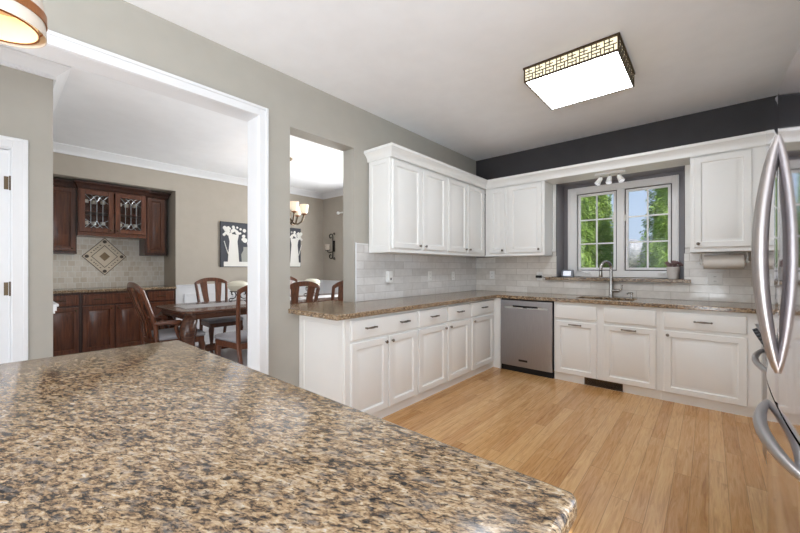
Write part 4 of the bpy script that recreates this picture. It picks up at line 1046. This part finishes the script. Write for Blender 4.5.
# ------------------------------------------------------------------ chandelier, painting, sconce
chx, chy = -4.74, 2.90
ch = thing('chandelier', (chx, chy, CZ), 'bronze chandelier with frosted glass shades over the dining table', 'chandelier')
MB().lathe([(.075, 0), (.075, -.012), (.05, -.035), (.015, -.05)], (chx, chy, CZ), 22).build('canopy', 'bronze', ch)
MB().tube([(chx, chy, CZ - .04), (chx, chy, 2.3)], .009, 8).lathe([(.012, 2.32), (.03, 2.28), (.018, 2.22), (.035, 2.14), (.05, 2.06), (.03, 2.0), (.02, 1.95), (.035, 1.92), (.008, 1.88)], (chx, chy, 0), 16).build('stem', 'bronze', ch)
def chand_arm(k):
    a = R(51 + 60 * k); dv = Vector((math.cos(a), math.sin(a), 0)); c = Vector((chx, chy, 0))
    ar = MB().tube([c + dv * r_ + Vector((0, 0, z)) for r_, z in ((.03, 2.02), (.09, 1.94), (.15, 1.93), (.205, 1.97), (.235, 2.05), (.24, 2.085))], [.014, .013, .012, .012, .012, .018], 8).build('arm', 'pewter' if False else 'bronze', ch, angle=60)
    p = c + dv * .24
    MB().lathe([(.02, 2.07), (.045, 2.085), (.02, 2.095)], p, 14).build('bobeche', 'copper', ar)
    MB().lathe([(.035, 2.095), (.055, 2.12), (.058, 2.16), (.066, 2.225), (.063, 2.225), (.054, 2.16), (.05, 2.125)], p, 18, cap1=False).build('glass_shade', 'shade_mat', ar)
    MB().ball(p + Vector((0, 0, 2.15)), .022, 10, 8, (1, 1, 1.4)).build('bulb', 'bulb_dim', ar)
M['shade_mat'] = emit('lit_frosted_shade', (255, 238, 214), .22)
M['bulb_dim'] = emit('small_lamp_bulb', (255, 226, 180), 12)
for k in range(6): chand_arm(k)

PX = FX + .03
pa = thing('framed_painting', (FX, 3.45, 1.69), 'wide painting of white pitchers and flowers on the dining wall', 'painting')
MB().box(FX + .001, 2.644, 1.29, PX, 4.27, 2.095).build('canvas', 'canvas_dark', pa, bevel=.003)
MB().box(PX, 2.70, 1.30, PX + .002, 4.26, 1.385).build('painted_shelf', 'art_white', pa)
def flat(pts, x=PX): return MB().loops([[(x, y, z) for y, z in pts], [(x + .0025, y, z) for y, z in pts]])
for yc, s in ((2.87, 1), (4.12, -1)):
    P_ = [(-.1, 1.385), (.1, 1.385), (.085, 1.6), (.07, 1.75), (.095, 1.87), (-.10, 1.89), (-.07, 1.75), (-.09, 1.55)]
    flat([(yc + s * a, z) for a, z in P_]).build('painted_pitcher', 'art_white', pa, smooth=False)
    MB().tube([(PX + .001, yc - s * .08, 1.5), (PX + .001, yc - s * .12, 1.6), (PX + .001, yc - s * .165, 1.75)], .008, 6).build('painted_handle', 'art_white', pa)
    rf = random.Random(11); b = MB()
    for k in range(34):
        a, r_ = rf.uniform(-.17, .2), rf.uniform(.018, .034); b.ball((PX + .001, yc + s * a, 1.95 + rf.uniform(-.06, .07) - abs(a) * .2), r_, 8, 6, (.06, 1, 1))
    b.build('painted_flowers', 'art_white', pa)
for yc in (3.12, 3.42, 3.72):
    flat([(yc - .1, 1.385), (yc + .1, 1.385), (yc + .11, 1.52), (yc + .07, 1.60), (yc + .07, 1.66), (yc - .07, 1.66), (yc - .07, 1.6), (yc - .11, 1.52)]).build('painted_jar', 'art_grey', pa, smooth=False)
    b = MB(); rf = random.Random(int(yc * 100))
    for k in range(7): b.ball((PX + .0015, yc + rf.uniform(-.11, .11), 1.72 + rf.uniform(-.05, .08)), rf.uniform(.025, .045), 8, 6, (.05, 1, 1))
    b.build('painted_blossoms', 'art_white', pa)

sc_ = thing('wall_sconce', (-6.13, DY, 1.74), 'black iron scroll sconce with a glass candle cup on the dining wall', 'sconce')
sy = DY - .02
b = MB().box(-6.15, DY - .02, 1.62, -6.085, DY - .001, 1.86)
def spiral(cx, cz, r0, r1, a0, a1, n=16): return [(cx + (r0 + (r1 - r0) * k / n) * math.cos(R(a0 + (a1 - a0) * k / n)), sy - .012, cz + (r0 + (r1 - r0) * k / n) * math.sin(R(a0 + (a1 - a0) * k / n))) for k in range(n + 1)]
b.tube([(-6.12, sy - .012, 1.68), (-6.125, sy - .012, 1.9)] + spiral(-6.195, 1.95, .075, .02, -20, 330), .009, 7)
b.tube([(-6.12, sy - .012, 1.8), (-6.125, sy - .012, 1.58)] + spiral(-6.195, 1.53, .075, .02, 20, -330), .009, 7)
b.tube(spiral(-6.075, 2.0, .03, .012, 180, -120), .007, 7).tube(spiral(-6.075, 1.48, .03, .012, 180, 480), .007, 7)
b.build('scroll_frame', 'iron', sc_)
MB().tube([(-6.12, sy - .01, 1.62), (-6.16, sy - .06, 1.60), (-6.21, sy - .08, 1.62), (-6.22, sy - .08, 1.645)], .009, 7).lathe([(.045, 1.645), (.05, 1.655), (.012, 1.66)], (-6.22, sy - .08, 0), 14).build('cup_arm', 'iron', sc_)
MB().lathe([(.03, 1.66), (.045, 1.69), (.042, 1.74), (.05, 1.78), (.047, 1.78), (.039, 1.74)], (-6.22, sy - .08, 0), 16, cap1=False).build('glass_cup', 'frost', sc_)
MB().lathe([(.022, 1.662), (.022, 1.73)], (-6.22, sy - .08, 0), 12).build('candle', 'cream', sc_)
# curtain rod of the hidden dining window: its white finial shows past the pass-through jamb
cr = thing('curtain_rod', (-4.6, DY - .1, 2.42), 'white curtain rod end above the dining window, past the pass-through jamb', 'curtain rod')
MB().tube([(-5.83, DY - .1, 2.42), (-3.1, DY - .1, 2.42)], .014, 10).build('rod', 'plate', cr)
for s, x in ((-1, -5.83), (1, -3.1)):
    MB().lathe([(.016, 0), (.03, s * .012), (.036, s * .035), (.02, s * .06), (.005, s * .075)], (x, DY - .1, 2.42), 14, 'x').build('finial', 'plate', cr)
    MB().box(x - s * .08 - .01, DY - .1, 2.41, x - s * .08 + .01, DY - .001, 2.43).build('bracket', 'plate', cr)

# ------------------------------------------------------------------ outdoors
g = MB().box(-30, 5.3, -.42, 30, 60, -.4).build('lawn', 'grass'); struct(g)
def arb_mesh(seed, h, r):
    rf = random.Random(seed); b = MB(); n = 30000
    for k in range(n):
        z = h * (1 - math.sqrt(rf.random())) if rf.random() < .85 else rf.random() * h
        q = 1 - z / h
        rad = r * min(1, (q * 1.5) ** .6) * (1 - .35 * (1 - min(1, z / (.12 * h))))
        a = rf.uniform(0, 2 * math.pi); lump = 1 + .10 * math.sin(a * 5 + z * 6) + .08 * math.sin(a * 9 - z * 11 + 2) + rf.uniform(-.16, .06)
        p = Vector((math.cos(a) * rad * lump, math.sin(a) * rad * lump, z))
        out = Vector((math.cos(a), math.sin(a), .55)).normalized(); side = Vector((-math.sin(a), math.cos(a), rf.uniform(-.4, .4))).normalized()
        up = (out.cross(side) * -1 + out * rf.uniform(.1, 1.0)).normalized(); side = (side + out * rf.uniform(-.6, .6)).normalized()
        s = rf.uniform(.018, .038)
        b.quad([p - side * s * .55, p + side * s * .55, p + side * s * .4 + up * s * 2, p - side * s * .4 + up * s * 2])
    return b
def arb(loc, h, r, seed, label):
    t = thing('arborvitae', loc, label, 'tree', 'arborvitae outside the window')
    arb_mesh(seed, h, r).build('foliage', 'arb', t, local=True, smooth=False)
    MB().lathe([(r * .75, .02), (r * .86, h * .25), (r * .66, h * .62), (.02, h * .97)], (0, 0, 0), 12).build('inner_foliage', 'arb', t, local=True)
    MB().tube([(0, 0, 0), (0, 0, .35)], .07, 8).build('trunk', 'iron', t, local=True)
arb((-3.44, 12.2, -.4), 6.4, .72, 1, 'tall green arborvitae at the outer side of the first sash')
arb((-3.05, 14.2, -.4), 6.3, .60, 2, 'green arborvitae filling the inner half of the first sash')
arb((-.50, 12.0, -.4), 6.6, .86, 3, 'tall green arborvitae in the second sash against the sky')
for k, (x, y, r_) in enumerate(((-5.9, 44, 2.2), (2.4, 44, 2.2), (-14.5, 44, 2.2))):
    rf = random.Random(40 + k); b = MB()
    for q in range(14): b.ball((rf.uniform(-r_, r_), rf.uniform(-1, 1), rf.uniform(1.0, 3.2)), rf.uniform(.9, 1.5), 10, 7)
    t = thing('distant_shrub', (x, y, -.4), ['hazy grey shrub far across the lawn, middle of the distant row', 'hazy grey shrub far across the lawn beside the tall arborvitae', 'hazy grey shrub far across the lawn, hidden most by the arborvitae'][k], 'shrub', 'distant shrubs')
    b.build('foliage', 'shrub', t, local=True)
